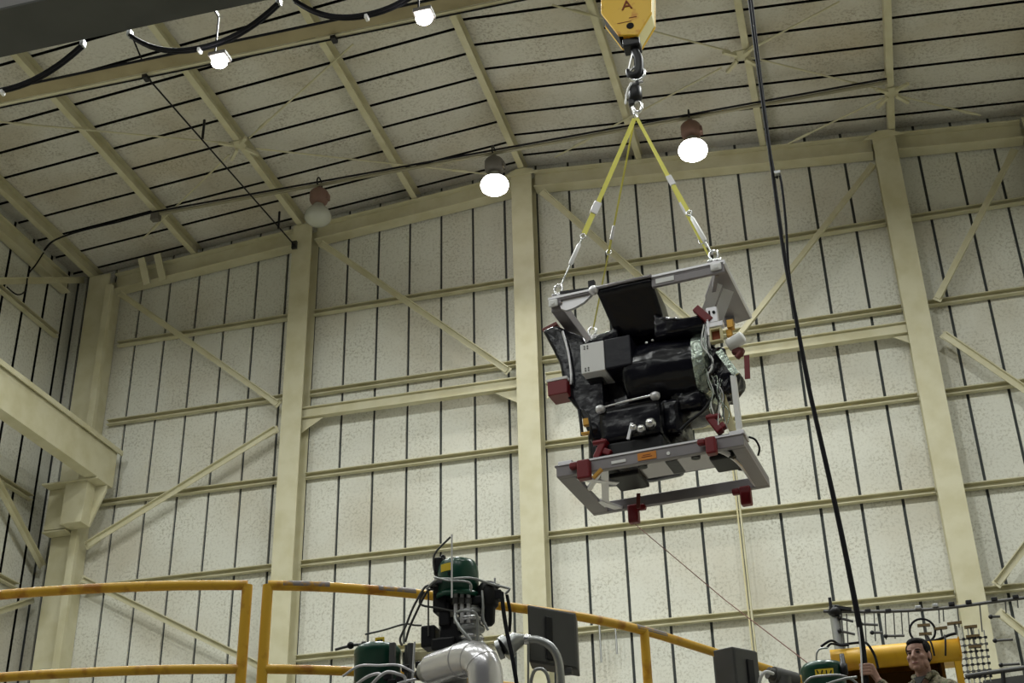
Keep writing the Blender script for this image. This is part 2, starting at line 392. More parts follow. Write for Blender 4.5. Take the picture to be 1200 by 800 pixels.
def strut(pa, pb, label):
    a = on_y(*pa, 19.76); b = on_y(*pb, 19.76); z = (a.z + b.z)/2; a.z = b.z = z
    t = thing('wind_strut', label, 'strut', tuple(a))
    obj('beam', MB().ibeam(a, b, 0.13, 0.20, 0.016, 0.012), 'cream', t)
    for e, s in ((a, 1), (b, -1)):
        q = [Vector((e.x, 19.765, z-0.105)), Vector((e.x + s*0.42, 19.765, z-0.105)), Vector((e.x, 19.765, z-0.36))]
        obj('knee_plate', MB().prism(q, (0, 0.016, 0)), 'cream', t)
strut((354,488), (606,446), 'cream horizontal strut between the middle column and the one left of it')
strut((640,445), (1075,382), 'cream horizontal strut crossing behind the payload to the column behind the person')
# left wall braces
def lbrace(pa, pb, label):
    a = on_x(*pa, -13.74); b = on_x(*pb, -13.74)
    d = (b - a).normalized()
    if b.y > 19.85: b = a + (b-a)*((19.85-a.y)/(b.y-a.y))
    a = a - d*3.0
    solo('diagonal_brace', MB().angle(a, b, 0.115, 0.09, 0.014, (1,0,0)), 'cream', label, 'brace', 'diagonal braces on the left wall')
lbrace((0,329), (112,328), 'cream diagonal brace on the left side wall, rising to the top of the corner column')
lbrace((0,570), (60,682), 'cream diagonal brace on the left side wall below the runway beam, falling to the corner')
lbrace((0,716), (42,702), 'cream diagonal brace on the left side wall just above the yellow handrail')

# ---- gable beams (segments between columns), eave beam
def gable(xa, xb, label):
    g = MB()
    za, zb = roof(xa) - 0.28, roof(xb) - 0.28
    H = 0.34
    def q(z0a, z0b, z1a, z1b, y0, y1): g.prism([(xa, y0, z0a), (xb, y0, z0b), (xb, y0, z1b), (xa, y0, z1a)], (0, y1-y0, 0))
    q(za-0.018, zb-0.018, za, zb, 19.70, 19.96)            # top flange
    q(za-H, zb-H, za-0.018, zb-0.018, 19.82, 19.84)        # web
    q(za-H-0.018, zb-H-0.018, za-H, zb-H, 19.70, 19.96)    # bottom flange
    solo('gable_beam', g, 'cream', label, 'beam', 'sloping beams under the roof edge')
gable(-13.02, COLS['a']-0.21, 'cream sloping beam under the roof edge, in the left corner bay')
gable(COLS['a']+0.21, COLS['b']-0.21, 'cream sloping beam under the roof edge, left of the ridge column')
gable(COLS['b']+0.21, COLS['c']-0.21, 'cream sloping beam under the roof edge, behind the slings, right of the ridge column')
gable(COLS['c']+0.21, COLS['d']-0.21, 'cream sloping beam under the roof edge, at the top right')
solo('eave_beam', MB().ibeam((-13.86, -2.0, 13.52), (-13.86, 19.45, 13.52), 0.2, 0.3), 'cream', 'cream beam along the top of the left side wall', 'beam')
# small hanger straps on the left gable beam
for px, nm in ((176, 'left'), (194, 'right')):
    a = on_y(px, 300, 19.64); zt = roof(a.x) - 0.24
    solo('roof_strap', MB().bar((a.x, 19.66, zt-0.52), (a.x-0.10, 19.50, zt), 0.035, 0.14, (1,0,0)), 'cream', f'short curved cream strap hanging under the roof near the left corner, {nm} one of two', 'strap')

# ---- purlins
PX = [(-13.48, 'leftmost, above the left wall top'), (-11.36, 'second from the left wall'), (-9.14, 'ending above the unlit lamp column'), (-6.88, 'ending between the unlit lamp and the ridge column'),
      (-4.78, 'along the ridge, ending on the middle column'), (-2.62, 'passing behind the yellow hook block'), (-0.42, 'just left of the black hanging cable'), (1.76, 'ending on the column behind the person'), (4.0, 'at the top right corner')]
for x, nm in PX:
    z1 = roof(x) - 0.012
    g = MB().section((x, -2.0, z1-0.125), (x, 19.94, z1-0.125), [(-0.055,-0.125),(0.055,-0.125),(0.055,-0.111),(-0.041,-0.111),(-0.041,0.111),(0.055,0.111),(0.055,0.118),(-0.055,0.118)])
    solo('roof_purlin', g, 'cream', f'cream roof purlin under the ceiling panels, {nm}', 'purlin', 'purlins under the roof')

# ---- roof bracing rods
def roofpt(px, py, drop=0.30):
    d = ray(px, py)
    for s in (1, -1):
        t = (14.8 - drop + s*0.086*4.75)/(d.z - s*0.086*d.x); q = d*t
        if (q.x + 4.75)*s <= 0: return q
    return q
def rod(pa, pb, label):
    a, b = roofpt(*pa), roofpt(*pb); e = (b-a)*0.03
    t = thing('bracing_rod', label, 'rod', tuple(a), 'thin bracing rods under the roof')
    obj('rod', MB().tube([a+e, b-e], 0.016, 6), 'cream', t)
    m = a + (b-a)*0.82; q = (b-a).normalized()*0.16
    obj('turnbuckle', MB().tube([m-q, m-q*0.8, m+q*0.8, m+q], [0.014,0.028,0.028,0.014], 6), 'cream', t)
rod((418,48), (288,165), 'thin roof bracing rod rising right from the bracket above the unlit lamp')
rod((272,178), (165,282), 'thin roof bracing rod falling left from the bracket above the unlit lamp')
rod((272,168), (-30,140), 'thin roof bracing rod running left from the bracket above the unlit lamp')
rod((290,173), (590,206), 'thin roof bracing rod running right from the bracket to the lamp on the ridge column')
rod((987,0), (875,60), 'thin roof bracing rod rising right past the black hanging cable')
rod((852,76), (645,187), 'thin roof bracing rod behind the slings, falling left to the ridge column')
rod((876,66), (1036,106), 'thin roof bracing rod crossing the hanging cable toward the bracket on the right')
rod((862,62), (640,4), 'thin roof bracing rod passing behind the hook block near the top')
rod((1038,113), (920,170), 'thin roof bracing rod falling left from the bracket on the right purlin')
rod((1052,112), (1152,136), 'thin roof bracing rod running right from the bracket on the right purlin')
def rod_bracket(px, py, label):
    c = roofpt(px, py, 0.31); t = thing('rod_bracket', label, 'bracket', tuple(c))
    obj('plate', MB().cbox(c + Vector((0,0,0.03)), (0.22, 0.22, 0.02)), 'cream', t)
    for a in range(4):
        v = Vector((math.cos(PI/4 + a*PI/2), math.sin(PI/4 + a*PI/2), 0))
        obj('lug', MB().bar(c + v*0.10 + Vector((0,0,-0.02)), c + v*0.36 + Vector((0,0,-0.06)), 0.05, 0.05), 'cream', t)
rod_bracket(280, 171, 'cream bracket where four roof rods meet, above the unlit lamp')
rod_bracket(868, 66, 'cream bracket where four roof rods meet, left of the black hanging cable')
rod_bracket(1045, 109, 'cream bracket where roof rods meet above the column behind the person')

# ---- lamp conduit and high-bay lamps
CZ = 13.86
cpts = [on_z(180,248,CZ), on_z(375,217,CZ), on_z(580,182,CZ), on_z(808,138,CZ), on_z(1040,97,CZ)]
cy = sum(p.y for p in cpts)/5
t = thing('lamp_conduit', 'long thin conduit under the roof carrying the hanging high-bay lamps', 'conduit', (cpts[0].x, cy, CZ))
obj('pipe', MB().tube([(cpts[0].x, cy, CZ), (cpts[-1].x, cy, CZ)], 0.030, 8), 'olive', t)
obj('cable', MB().tube(smooth_path([on_x(52,293,-13.6), on_x(60,284,-13.25), on_x(73,277.5,-12.9), on_y(100,269,cy-0.03), on_y(140,259.5,cy-0.03), (cpts[0].x-0.1, cy-0.03, CZ+0.035), (cpts[0].x+0.4, cy-0.03, CZ+0.045), (-4.9, cy-0.03, CZ+0.045), (cpts[-1].x, cy-0.03, CZ+0.045)], 5), 0.018, 6), 'rubber', t)
obj('junction_box', MB().cbox((cpts[0].x, cy, CZ-0.06), (0.16, 0.12, 0.14)), 'canister', t, 0.008)
def lamp(px, py, label, on=True, can='canister'):
    q = on_z(px, py, CZ); x = q.x
    t = thing('pendant_lamp', label, 'lamp', (x, cy, CZ-0.92))
    obj('hook', MB().tube(smooth_path([(x, cy, CZ-0.07), (x, cy+0.03, CZ-0.06), (x, cy+0.10, CZ-0.02), (x, cy+0.06, CZ+0.10), (x, cy-0.06, CZ+0.12), (x, cy-0.12, CZ+0.02), (x, cy-0.09, CZ-0.06)], 4), 0.014, 6), 'black', t)
    can_ = obj('canister', MB().lathe([(0,-0.13),(0.05,-0.13),(0.07,-0.19),(0.14,-0.215),(0.165,-0.25),(0.165,-0.40),(0.145,-0.45),(0.10,-0.50),(0,-0.50)], (x, cy, CZ+0.07), n=20), can, t)
    obj('side_box', MB().cbox((x+0.155, cy, CZ-0.29), (0.07, 0.12, 0.12)), can, can_, 0.008)
    k = 1.0
    if on:
        obj('reflector', MB().lathe([(0.09,-0.49),(0.11,-0.53),(0.165,-0.59),(0.205,-0.645)], (x, cy, CZ+0.07), n=28), 'globe', t)
        obj('lens', MB().lathe([(0.205,-0.645),(0.235,-0.70),(0.24,-0.75),(0.22,-0.81),(0.165,-0.855),(0.08,-0.88),(0,-0.885)], (x, cy, CZ+0.07), n=28), 'lit', t)
    else:
        obj('globe', MB().lathe([(0.09,-0.49),(0.11,-0.53),(0.17,-0.60),(0.225,-0.68),(0.24,-0.75),(0.225,-0.81),(0.17,-0.865),(0.08,-0.895),(0,-0.90)], (x, cy, CZ+0.07), n=28), 'globe', t)
    if on:
        L = bpy.data.lights.new('lamp_light', 'SPOT'); L.energy = LAMP_W; L.spot_size = R(110); L.spot_blend = 1.0; L.shadow_soft_size = 0.22; L.color = (1, 0.98, 0.90)
        lo = bpy.data.objects.new('lamp_light', L); C.objects.link(lo); lo.location = (x, cy, CZ-0.88)
    return x
LAMP_W, HALL_W, BACK_W, FLOOD_W, EXPOSURE = 260, 265, 80, 40, 0.12
lamp(375, 217, 'unlit glass high-bay lamp hanging near the second column', False, 'rustcan')
lamp(580, 182, 'lit white high-bay lamp hanging beside the ridge column')
lamp(808, 138, 'lit white high-bay lamp hanging right of the yellow slings', True, 'rustcan')

# ---- roof strut with cables and flood lights, seen at the upper left
SY, SZ = 13.15, 12.61
t = thing('roof_tie_beam', 'broad cream horizontal beam crossing the upper left under the roof', 'beam', (LEFT_X+0.3, SY, SZ))
obj('beam', MB().box((LEFT_X+0.2, SY-0.15, SZ), (4.0, SY+0.08, SZ+0.018)).box((LEFT_X+0.2, SY-0.04, SZ+0.018), (4.0, SY-0.028, SZ+0.11)), 'brownsteel', t)
obj('cable', MB().tube([(LEFT_X+0.25, SY-0.165, SZ+0.01), (4.0, SY-0.165, SZ+0.01)], 0.022, 6), 'rubber', t)  # black line stands in for the shadow gap along the beam edge
obj('lit_ceiling_strip', MB().box((LEFT_X+0.2, SY+0.09, SZ-0.015), (4.0, SY+0.15, SZ+0.005)), 'cream', t)  # cream strip added for the lit ceiling just past the beam
obj('wire', MB().tube([(LEFT_X+0.25, SY+0.15, SZ-0.03), (4.0, SY+0.15, SZ-0.03)], 0.014, 6), 'rubber', t)
for px, py in ((396,44), (178,86)):
    a = on_y(px, py, SY+0.25)
    obj('clamp', MB().box((a.x-0.035, SY+0.06, SZ-0.09), (a.x+0.035, SY+0.18, SZ-0.035)), 'black', t)
# ---- thin stay wire from the tie beam down to the second column top
a = on_y(152, 36, SY-0.3); b = on_y(178, 88, SY+0.24); c = on_y(345, 287, 19.5)
t = thing('stay_wire', 'thin dark wire slanting from the tie beam down to the second column top', 'wire', tuple(c))
obj('wire', MB().tube([a, b + Vector((0,0,-0.12)), c], 0.013, 6), 'rubber', t)
for k, px, py in ((0.30, 243, 140), (0.86, 322, 245)):
    p = b + (c-b)*k + Vector((0,0,-0.05)); obj('drop_hanger', MB().tube([p, p + Vector((0.0,0,0.36))], 0.022, 6), 'black', t)
obj('end_clip', MB().cbox(c, (0.10,0.06,0.16)), 'black', t, 0.005)
# dark wire loop on the left wall, under the eave
pts = [on_x(51,296,-13.72), on_x(42,310,-13.72), on_x(33,322,-13.72), on_x(30,340,-13.72), on_x(20,345,-13.72), on_x(8,336,-13.72)]
solo('hanging_wire', MB().tube(smooth_path(pts), 0.014, 6), 'rubber', 'thin dark wire looping down the left side wall below the roof edge', 'wire')

# ---- crane: runway, bridge girder, festoon
t = thing('crane_runway_beam', 'deep cream crane runway beam along the left wall, resting on the corner bracket', 'beam', (-12.56, 19.5, 9.24))
rb = MB()
rb.box((-12.66, -2, 9.235), (-12.42, 19.62, 9.93)); rb.box((-12.74, -2, 9.93), (-12.36, 19.74, 9.96))
obj('girder', rb, 'cream', t)
rb = MB().box((-12.385, -2, 9.87), (-12.36, 19.74, 9.93))
obj('lip_channel', rb, 'cream', t)
obj('crane_rail', MB().box((-12.60, -2, 9.96), (-12.54, 19.7, 10.04)), 'galv', t)
obj('end_plate', MB().box((-12.66, 19.622, 9.24), (-12.42, 19.64, 9.92)), 'cream', t)
BZ = 10.02
BY0, BY1 = 9.18, 9.74
t = thing('crane_bridge_girder', 'dark grey crane bridge girder across the top left corner', 'crane', (-12.5, 9.46, BZ))
obj('box_girder', MB().box((-12.2, BY0, BZ), (8.6, BY1, BZ+0.9)), 'girderlit', t)  # paler grey puts the light on the near face into the colour
obj('lower_flange', MB().box((-12.2, BY0-0.05, BZ-0.03), (8.6, BY1+0.05, BZ)), 'grey_girder', t)
e = MB().box((-12.78, 7.6, BZ+0.12), (-12.36, 11.4, BZ+0.5))
obj('end_truck', e, 'grey_girder', t, 0.02)
obj('truck_wheel', MB().cyl((-12.62, 7.9, BZ+0.16), (-12.52, 7.9, BZ+0.16), 0.13), 'black', t)
obj('truck_wheel', MB().cyl((-12.62, 11.1, BZ+0.16), (-12.52, 11.1, BZ+0.16), 0.13), 'black', t)
hg = []
FY = BY1 + 0.11
t = thing('festoon_cable', 'thick black festoon cable sagging in loops from the dark grey crane girder', 'cable', (on_y(97,53,FY).x, FY, BZ-0.2))
for pa, pb, dip in (((-75,93), (97,53), (15,104)), ((152,41), (327,1), (240,56)), ((345,-3), (520,-42), (432,18))):
    a, b, m = on_y(*pa, FY), on_y(*pb, FY), on_y(*dip, FY)
    a.z = b.z = BZ - 0.06
    P = []
    for k in range(21):
        u = k/20; s = 1 - abs(2*u-1)**2.2
        P.append(Vector((a.x + (b.x-a.x)*u, FY, a.z + (m.z-a.z)*s)))
    for dx in (-0.018, 0.018):
        lp_ = obj('loop', MB().tube([p_ + Vector((0, dx, abs(dx)*0.4)) for p_ in P], 0.022, 7), 'rubber', t)
    obj('cable_tie', MB().cbox(P[10] + Vector((0,0,-0.02)), (0.035, 0.07, 0.06)), 'white', lp_, 0.006)
    for e in (a, b):
        obj('trolley_clip', MB().cbox((e.x, FY, BZ-0.03), (0.045, 0.08, 0.09)), 'galv', t, 0.01)

FLY = BY1 + 0.24
def flood_and_fill_lamp(x, z):
    L = bpy.data.lights.new('flood_and_fill_lamp', 'AREA'); L.shape = 'DISK'; L.size = 0.24; L.energy = FLOOD_W; L.color = (0.97, 1, 0.98)
    lo = bpy.data.objects.new('flood_and_fill_lamp', L); C.objects.link(lo); lo.location = (x, FLY, z - 0.09)
def flood(px, py, label):
    c = on_y(px, py, FLY)
    t = thing('flood_light', label, 'light', tuple(c), 'floodlights hanging from the crane girder')
    obj('bracket', MB().box((c.x-0.07, c.y-0.008, c.z+0.08), (c.x-0.054, c.y+0.008, BZ+0.10)).box((c.x-0.07, BY1+0.002, BZ+0.06), (c.x-0.054, c.y+0.008, BZ+0.10)), 'black', t)
    obj('housing', MB().cbox(c + Vector((0,0,0.07)), (0.20, 0.17, 0.05)), 'canister', t, 0.01)
    obj('lens', MB().ball(c + Vector((0,0,0.0)), (0.088, 0.075, 0.058), 18), 'led', t)
    flood_and_fill_lamp(c.x, c.z)
    return c
f1 = flood(257, 73, 'glaring white floodlight below the festoon loop at the upper left')
f2 = flood(497, 22, 'glaring white floodlight near the top edge, left of the yellow hook block')
for k in range(1, 5): flood_and_fill_lamp(f2.x + (f2.x-f1.x)*k, f2.z)     # unseen lights added along the girder in the same spacing, above the frame

# ------------------------------------------------------------------ hook block and rigging
HX, HY = -1.225, 9.42
def hz(py, px=737): return on_y(px, py, HY).z
hb = thing('crane_hook_block', 'yellow crane hook block at the top with black hook and rust marks', 'hook block', (HX, HY, hz(88)))
ang = R(-10)
def hexpoly(y, k=1.0, dz=0.0):
    out = []
    for px, py in ((707,-46),(707,24),(727,50),(750,50),(766,24),(766,-46)):
        p = on_y(px, py, HY); out.append(Vector((HX + (p.x-HX)*k, y, p.z + dz)))
    return out
hplate = obj('side_plate', MB().prism(hexpoly(HY-0.11), (0,0.028,0)), 'blockyellow', hb, 0.006)
obj('side_plate', MB().prism(hexpoly(HY+0.085), (0,0.028,0)), 'blockyellow', hb, 0.006)
p = on_y(750, 52, HY-0.05); p2 = on_y(768, 22, HY-0.05)
q = hexpoly(HY-0.08, 0.97, 0.0)
obj('guard_and_shade_edge', MB().prism([q[3], q[4], q[5], q[5] + Vector((-0.03,0,0)), q[4] + Vector((-0.03,0,0.01)), q[3] + Vector((-0.03,0,0.02))], (0,0.16,0)), 'paleyellow', hb)
obj('guard_and_shade_edge', MB().prism([q[1], q[2], q[2] + Vector((0.03,0,0.03)), q[1] + Vector((0.03,0,0.02))], (0,0.165,0)), 'black', hb)  # black strip standing in for the shadow between the plates
obj('sheave', MB().cyl((HX, HY-0.06, hz(-5)), (HX, HY+0.06, hz(-5)), 0.155, 28), 'black', hb)
obj('pin_hole', MB().cyl((HX + 0.01, HY-0.116, hz(40,739)), (HX+0.01, HY-0.108, hz(40,739)), 0.034, 18), 'hole', hplate)
me = text_mesh('A', 0.15, 0.004)
me.materials.append(M['rust'])
o = bpy.data.objects.new('rust_letter', me); C.objects.link(o); o.parent = hplate
o.location = (HX-0.005, HY-0.114, hz(16)); o.rotation_euler = (R(90), 0, 0)
obj('rust_streak', MB().cbox((HX-0.04, HY-0.112, hz(35)), (0.13, 0.003, 0.006)), 'rust', hplate)
obj('rust_streak', MB().cbox((HX+0.04, HY-0.112, hz(31)), (0.07,0.003,0.006)), 'rust', hplate)
obj('crosshead', MB().cbox((HX, HY, hz(55)), (0.155, 0.15, 0.085)), 'black', hb, 0.01)
zt, zb = hz(58), hz(90)
hk = smooth_path([(HX+0.01, HY, zt), (HX+0.03, HY, zt-0.07), (HX+0.045, HY, zt-0.14), (HX+0.035, HY, zb+0.03), (HX-0.005, HY, zb), (HX-0.05, HY, zb+0.03), (HX-0.06, HY, zb+0.085)], 5)
n_ = len(hk)
hook_ = obj('hook', MB().tube(hk, [0.036 + 0.008*math.sin(PI*i/(n_-1)) - 0.02*max(0, i/(n_-1)-0.7)/0.3 for i in range(n_)], 10), 'black', hb)
obj('safety_latch', MB().bar((HX-0.05, HY, zb+0.08), (HX-0.005, HY, zt-0.06), 0.03, 0.012, (1,0,0)), 'steel', hook_)
for dx in (-0.11, 0.11):
    obj('wire_rope', MB().tube([(HX+dx, HY, hz(-2)), (HX+dx, HY, BZ-0.03)], 0.014, 8), 'galv', hb)

def ring(cx, cy_, cz, rx, rz, r, n=20, mi=0, a=0.0, mb=None):
    mb = mb or MB(); pts = []
    for k in range(n):
        t_ = 2*PI*k/n; pts.append(Vector((cx + rx*math.cos(t_)*math.cos(a), cy_ + rx*math.cos(t_)*math.sin(a), cz + rz*math.sin(t_))))
    return mb.tube(pts, r, 8, mi, True)
AP = on_y(745, 139, HY)          # where the slings meet
sw = thing('swivel_shackle_set', 'silver shackles with black swivel hanging on the crane hook', 'shackle', (HX, HY, AP.z))
obj('upper_bow', ring(HX+0.02, HY, hz(87,742), 0.070, 0.075, 0.0135), 'steel', sw)
obj('shackle_pin', MB().cyl((HX-0.03, HY, hz(97.5,743)), (HX+0.07, HY, hz(97.5,743)), 0.014, 10), 'steel', sw)
z1, z2 = hz(101,744), hz(118,744); xc = on_y(744, 108, HY).x
obj('swivel_body', MB().lathe([(0,z2-z1-0.0),(0.045,z2-z1),(0.062,z2-z1+0.02),(0.062,-0.03),(0.035,-0.004),(0,0)], (xc, HY, z1), n=18), 'black', sw)
obj('swivel_ear', MB().cbox((xc-0.035, HY, z2-0.02), (0.05, 0.06, 0.06)), 'black', sw, 0.006)
obj('swivel_ear', MB().cbox((xc+0.03, HY, z1+0.02), (0.03,0.05,0.05)), 'black', sw, 0.006)
obj('lower_bow', ring(xc+0.012, HY, hz(125,747), 0.040, 0.060, 0.014), 'steel', sw)
obj('master_link', ring(AP.x, HY, hz(133,746.5), 0.026, 0.040, 0.010, a=R(70)), 'steel', sw)
ts = smooth_path([on_y(740,97,HY-0.05), on_y(735,108,HY-0.06), on_y(733,122,HY-0.06)], 4)
obj('identity_tag', MB().tube(ts, [0.009 + 0.004*(i%2) for i in range(len(ts))], 6), 'white', sw)

# ------------------------------------------------------------------ payload (local axes: u along the near beam, v away, w up)
PO = Vector((-2.0, 9.0, 3.92)); PROT = math.atan2(-0.1147, 0.9934)
PW, PD, PH = 1.41, 0.87, 1.44
pay = thing('space_payload', 'black wrapped instrument in grey lifting frames hanging from yellow slings', 'payload', PO, rotz=PROT)
PMAT = Matrix.Translation(PO) @ Matrix.Rotation(PROT, 4, 'Z')
def pw(u, v, w_): return PMAT @ Vector((u, v, w_))
def part(name, mb, mats, parent=None, bevel=0.0, label=None):
    o = obj(name, mb, mats, parent or pay, bevel, local=True)
    if label: o['label'] = label
    return o
# bottom frame
bf = MB()
bf.box((0, 0, -0.085), (PW, 0.05, 0.0)); bf.box((0, PD-0.05, -0.085), (PW, PD, 0.0))
bf.box((0.0, 0.05, -0.085), (0.13, PD-0.05, -0.05)); bf.box((PW-0.10, 0.05, -0.085), (PW, PD-0.05, -0.05))
bf.box((0.0, 0.05, -0.05), (0.03, PD-0.05, 0.0)); bf.box((PW-0.03, 0.05, -0.05), (PW, PD-0.05, 0.0))
bf.box((-0.012, -0.004, -0.004), (PW+0.012, 0.05, 0.010))
lower = part('lower_frame', bf, 'alu', bevel=0.005)
# inner corner gussets with open triangles on the left, curved rib on the right
g = MB()
g.bar((0.12, 0.10, -0.075), (0.36, 0.36, -0.055), 0.05, 0.02); g.bar((0.36, 0.05, -0.055), (0.14, 0.74, -0.07), 0.055, 0.02); g.bar((0.12, 0.60, -0.075), (0.24, 0.86, -0.07), 0.06, 0.02)
g.bar((0.13, 0.36, -0.07), (0.30, 0.10, -0.06), 0.04, 0.02)
part('corner_rib', g, 'bright', lower)
P = smooth_path([(PW-0.34, 0.05, -0.02), (PW-0.2, 0.16, -0.03), (PW-0.12, 0.40, -0.05), (PW-0.10, 0.82, -0.06)], 6)
part('curved_rib', MB().tube(P, 0.022, 6), 'bright', lower)
lip = MB().box((0.02, -0.008, 0.0), (PW-0.01, 0.02, 0.014))
part('bright_lip', lip, 'bright', lower)
for u_ in (0.06, PW-0.05):
    for v_ in (0.03,):
        part('corner_lug', MB().box((u_-0.055, v_, 0.01), (u_+0.055, v_+0.16, 0.05)).cyl((u_, v_+0.05, 0.05), (u_, v_+0.05, 0.056), 0.02), 'bright', lower, 0.004)
part('left_wing_plate', MB().prism([(0.03, 0.06, 0.012), (0.36, 0.06, 0.012), (0.30, 0.26, 0.06), (0.10, 0.26, 0.06)], (0,0,0.015)), 'bright', lower)
# stickers
part('orange_sticker', MB().box((0.63, -0.006, -0.07), (0.77, -0.0005, -0.012)).box((0.66, -0.0075, -0.05), (0.74, -0.006, -0.045), 1).box((0.67, -0.0075, -0.036), (0.73, -0.006, -0.031), 1), ['orange', 'rust'], lower)
part('white_sticker', MB().box((0.43, -0.006, -0.058), (0.54, -0.0005, -0.036)), 'white', lower)
part('white_dot', MB().cyl((0.86, -0.006, -0.05), (0.86, 0, -0.05), 0.014, 12), 'white', lower)
# base plate seen from below, with boxes hanging under it
part('base_plate', MB().box((0.30, 0.07, 0.012), (1.33, 0.55, 0.055)), ['black'], bevel=0.004)
part('mirror_panel', MB().box((0.42, 0.10, -0.022), (1.24, 0.46, 0.012)), 'mirror', bevel=0.004)
part('under_box', MB().box((0.33, 0.24, -0.06), (0.56, 0.54, -0.022)).box((0.47,0.52,-0.05),(0.53,0.57,-0.03)), 'black', bevel=0.02)
part('under_box', MB().box((1.10, 0.22, -0.06), (1.29, 0.50, -0.022)).cyl((1.26,0.50,-0.04),(1.30,0.54,-0.04),0.02), 'black', bevel=0.03)
for u_ in (0.62, 1.02): part('black_foot', MB().cyl((u_, 0.16, -0.055), (u_, 0.16, -0.02), 0.034, 16), 'black')
part('blue_patch', MB().box((0.78, 0.2, -0.026), (0.87, 0.44, -0.022)), 'mlidark')
# red clamps
def clamp(u_, v_, w_, su=0.075, sw_=0.13, sv=0.07, pin=1):
    c = MB().box((u_-su/2, v_-sv/2, w_-sw_/2), (u_+su/2, v_+sv/2, w_+sw_/2))
    c.box((u_-su*0.5-0.06*pin if pin > 0 else u_+su*0.5, v_-sv*0.35, w_+sw_*0.15), (u_-su*0.5 if pin > 0 else u_+su*0.5+0.06, v_+sv*0.35, w_+sw_*0.48))
    part('red_clamp', c, 'red', bevel=0.012)
clamp(0.225, -0.02, -0.075, 0.10, 0.15); clamp(1.185, -0.04, -0.07, 0.075, 0.13)
clamp(0.335, PD-0.03, -0.135, 0.085, 0.15, pin=-1); clamp(1.225, PD-0.03, -0.135, 0.085, 0.15)
part('clamp_handle', MB().bar((0.29, -0.02, -0.15), (0.36, -0.02, -0.09), 0.03, 0.02), 'gold')
for c_, du in ((Vector((0.325, 0.11, 0.12)), 0.5), (Vector((1.195, 0.11, 0.16)), -0.5)):
    rr = Matrix.Rotation(du, 3, 'Y')
    part('red_clamp', MB().cbox(c_, (0.055, 0.08, 0.16), rot=rr).cbox(c_ + Vector((0.045,0,-0.03)), (0.07,0.06,0.05), rot=rr).cyl(c_+Vector((-0.05,-0.03,0.05)), c_+Vector((0.05,-0.03,0.05)), 0.02), 'red', bevel=0.01)
# top frame
TW = PH
tf = MB()
tf.box((0, 0, TW-0.03), (PW, 0.04, TW)); tf.box((0.84, 0.0, TW-0.095), (PW, 0.03, TW-0.03)); tf.box((0.02, PD-0.04, TW-0.09), (PW-0.12, PD, TW))
tf.box((0.0, 0.04, TW-0.10), (0.10, PD, TW)); tf.box((0, 0, TW-0.06), (0.10, 0.04, TW-0.03))
upper = part('upper_frame', tf, 'alu', bevel=0.005)
sp = [(PW, 0.0, TW-0.02), (PW, PD+0.07, TW-0.02), (PW-0.13, PD+0.10, TW-0.02), (1.12, 0.60, TW-0.02), (1.15, 0.46, TW-0.02), (PW-0.08, 0.07, TW-0.02)]
part('side_plate', MB().prism(sp, (0,0,0.02)).bar((PW-0.07, 0.05, TW-0.055), (1.14, 0.62, TW-0.055), 0.03, 0.07), 'alu', upper)
part('bright_edge', MB().box((-0.006, -0.008, TW-0.012), (PW+0.006, 0.0, TW+0.006)).box((PW, -0.006, TW-0.03), (PW+0.012, PD+0.05, TW+0.006)), 'bright', upper)
for a_, b_ in (((1.30, 0.24, TW-0.04), (1.135, 0.42, TW-0.22)), ((1.36, 0.36, TW-0.05), (1.19, 0.44, TW-0.34))):
    part('lit_strut', MB().bar(a_, b_, 0.085, 0.018, (0.25,-1,-0.35)), 'white', upper)  # white colour stands for the light falling on these bars
part('corner_lug', MB().box((PW-0.1, -0.02, TW-0.075), (PW-0.015, 0.0, TW-0.015)).cyl((PW-0.055, -0.026, TW-0.045), (PW-0.055, -0.02, TW-0.045), 0.018), 'white', upper, 0.01)
part('corner_lug', MB().box((0.0, -0.02, TW-0.085), (0.075, 0.0, TW-0.02)).cyl((0.035, -0.026, TW-0.055), (0.035, -0.02, TW-0.055), 0.016), 'white', upper, 0.01)
part('white_sticker', MB().box((0.875, -0.006, TW-0.075), (1.02, -0.0005, TW-0.035)), 'white', upper)
poly = [(0.07, 0.02, TW-0.03), (0.09, 0.02, TW-0.10), (0.13, 0.02, TW-0.125), (0.20, 0.02, TW-0.115), (0.28, 0.02, TW-0.085), (0.35, 0.02, TW-0.03)]
part('scalloped_gusset', MB().prism(poly, (0, 0.03, 0)), 'bright', upper)
part('black_strap', MB().bar((0.09, 0.02, TW+0.045), (0.36, 0.02, TW+0.02), 0.02, 0.018).cbox((0.355, 0.02, TW+0.05), (0.05,0.04,0.07)), 'black', upper)
part('round_end_cap', MB().ball((0.375, -0.005, TW-0.015), 0.04, 14), 'bright', upper)

# --- black blankets: shapes with creases
def crumple(o, amt, sc, cuts=2, seed=0.0):
    s = o.modifiers.new('sub', 'SUBSURF'); s.subdivision_type = 'SIMPLE'; s.levels = s.render_levels = cuts
    tx = bpy.data.textures.new('crease', 'CLOUDS'); tx.noise_scale = sc; tx.noise_depth = 3
    d = o.modifiers.new('crease', 'DISPLACE'); d.texture = tx; d.strength = amt; d.mid_level = 0.5; d.texture_coords = 'LOCAL'
def fabric(name, mb, m='mli', amt=0.03, sc=0.12, bev=0.02, cuts=3, parent=None):
    o = part(name, mb, m, parent, bevel=bev); crumple(o, amt, sc, cuts)
    for p_ in o.data.polygons: p_.use_smooth = True
    return o
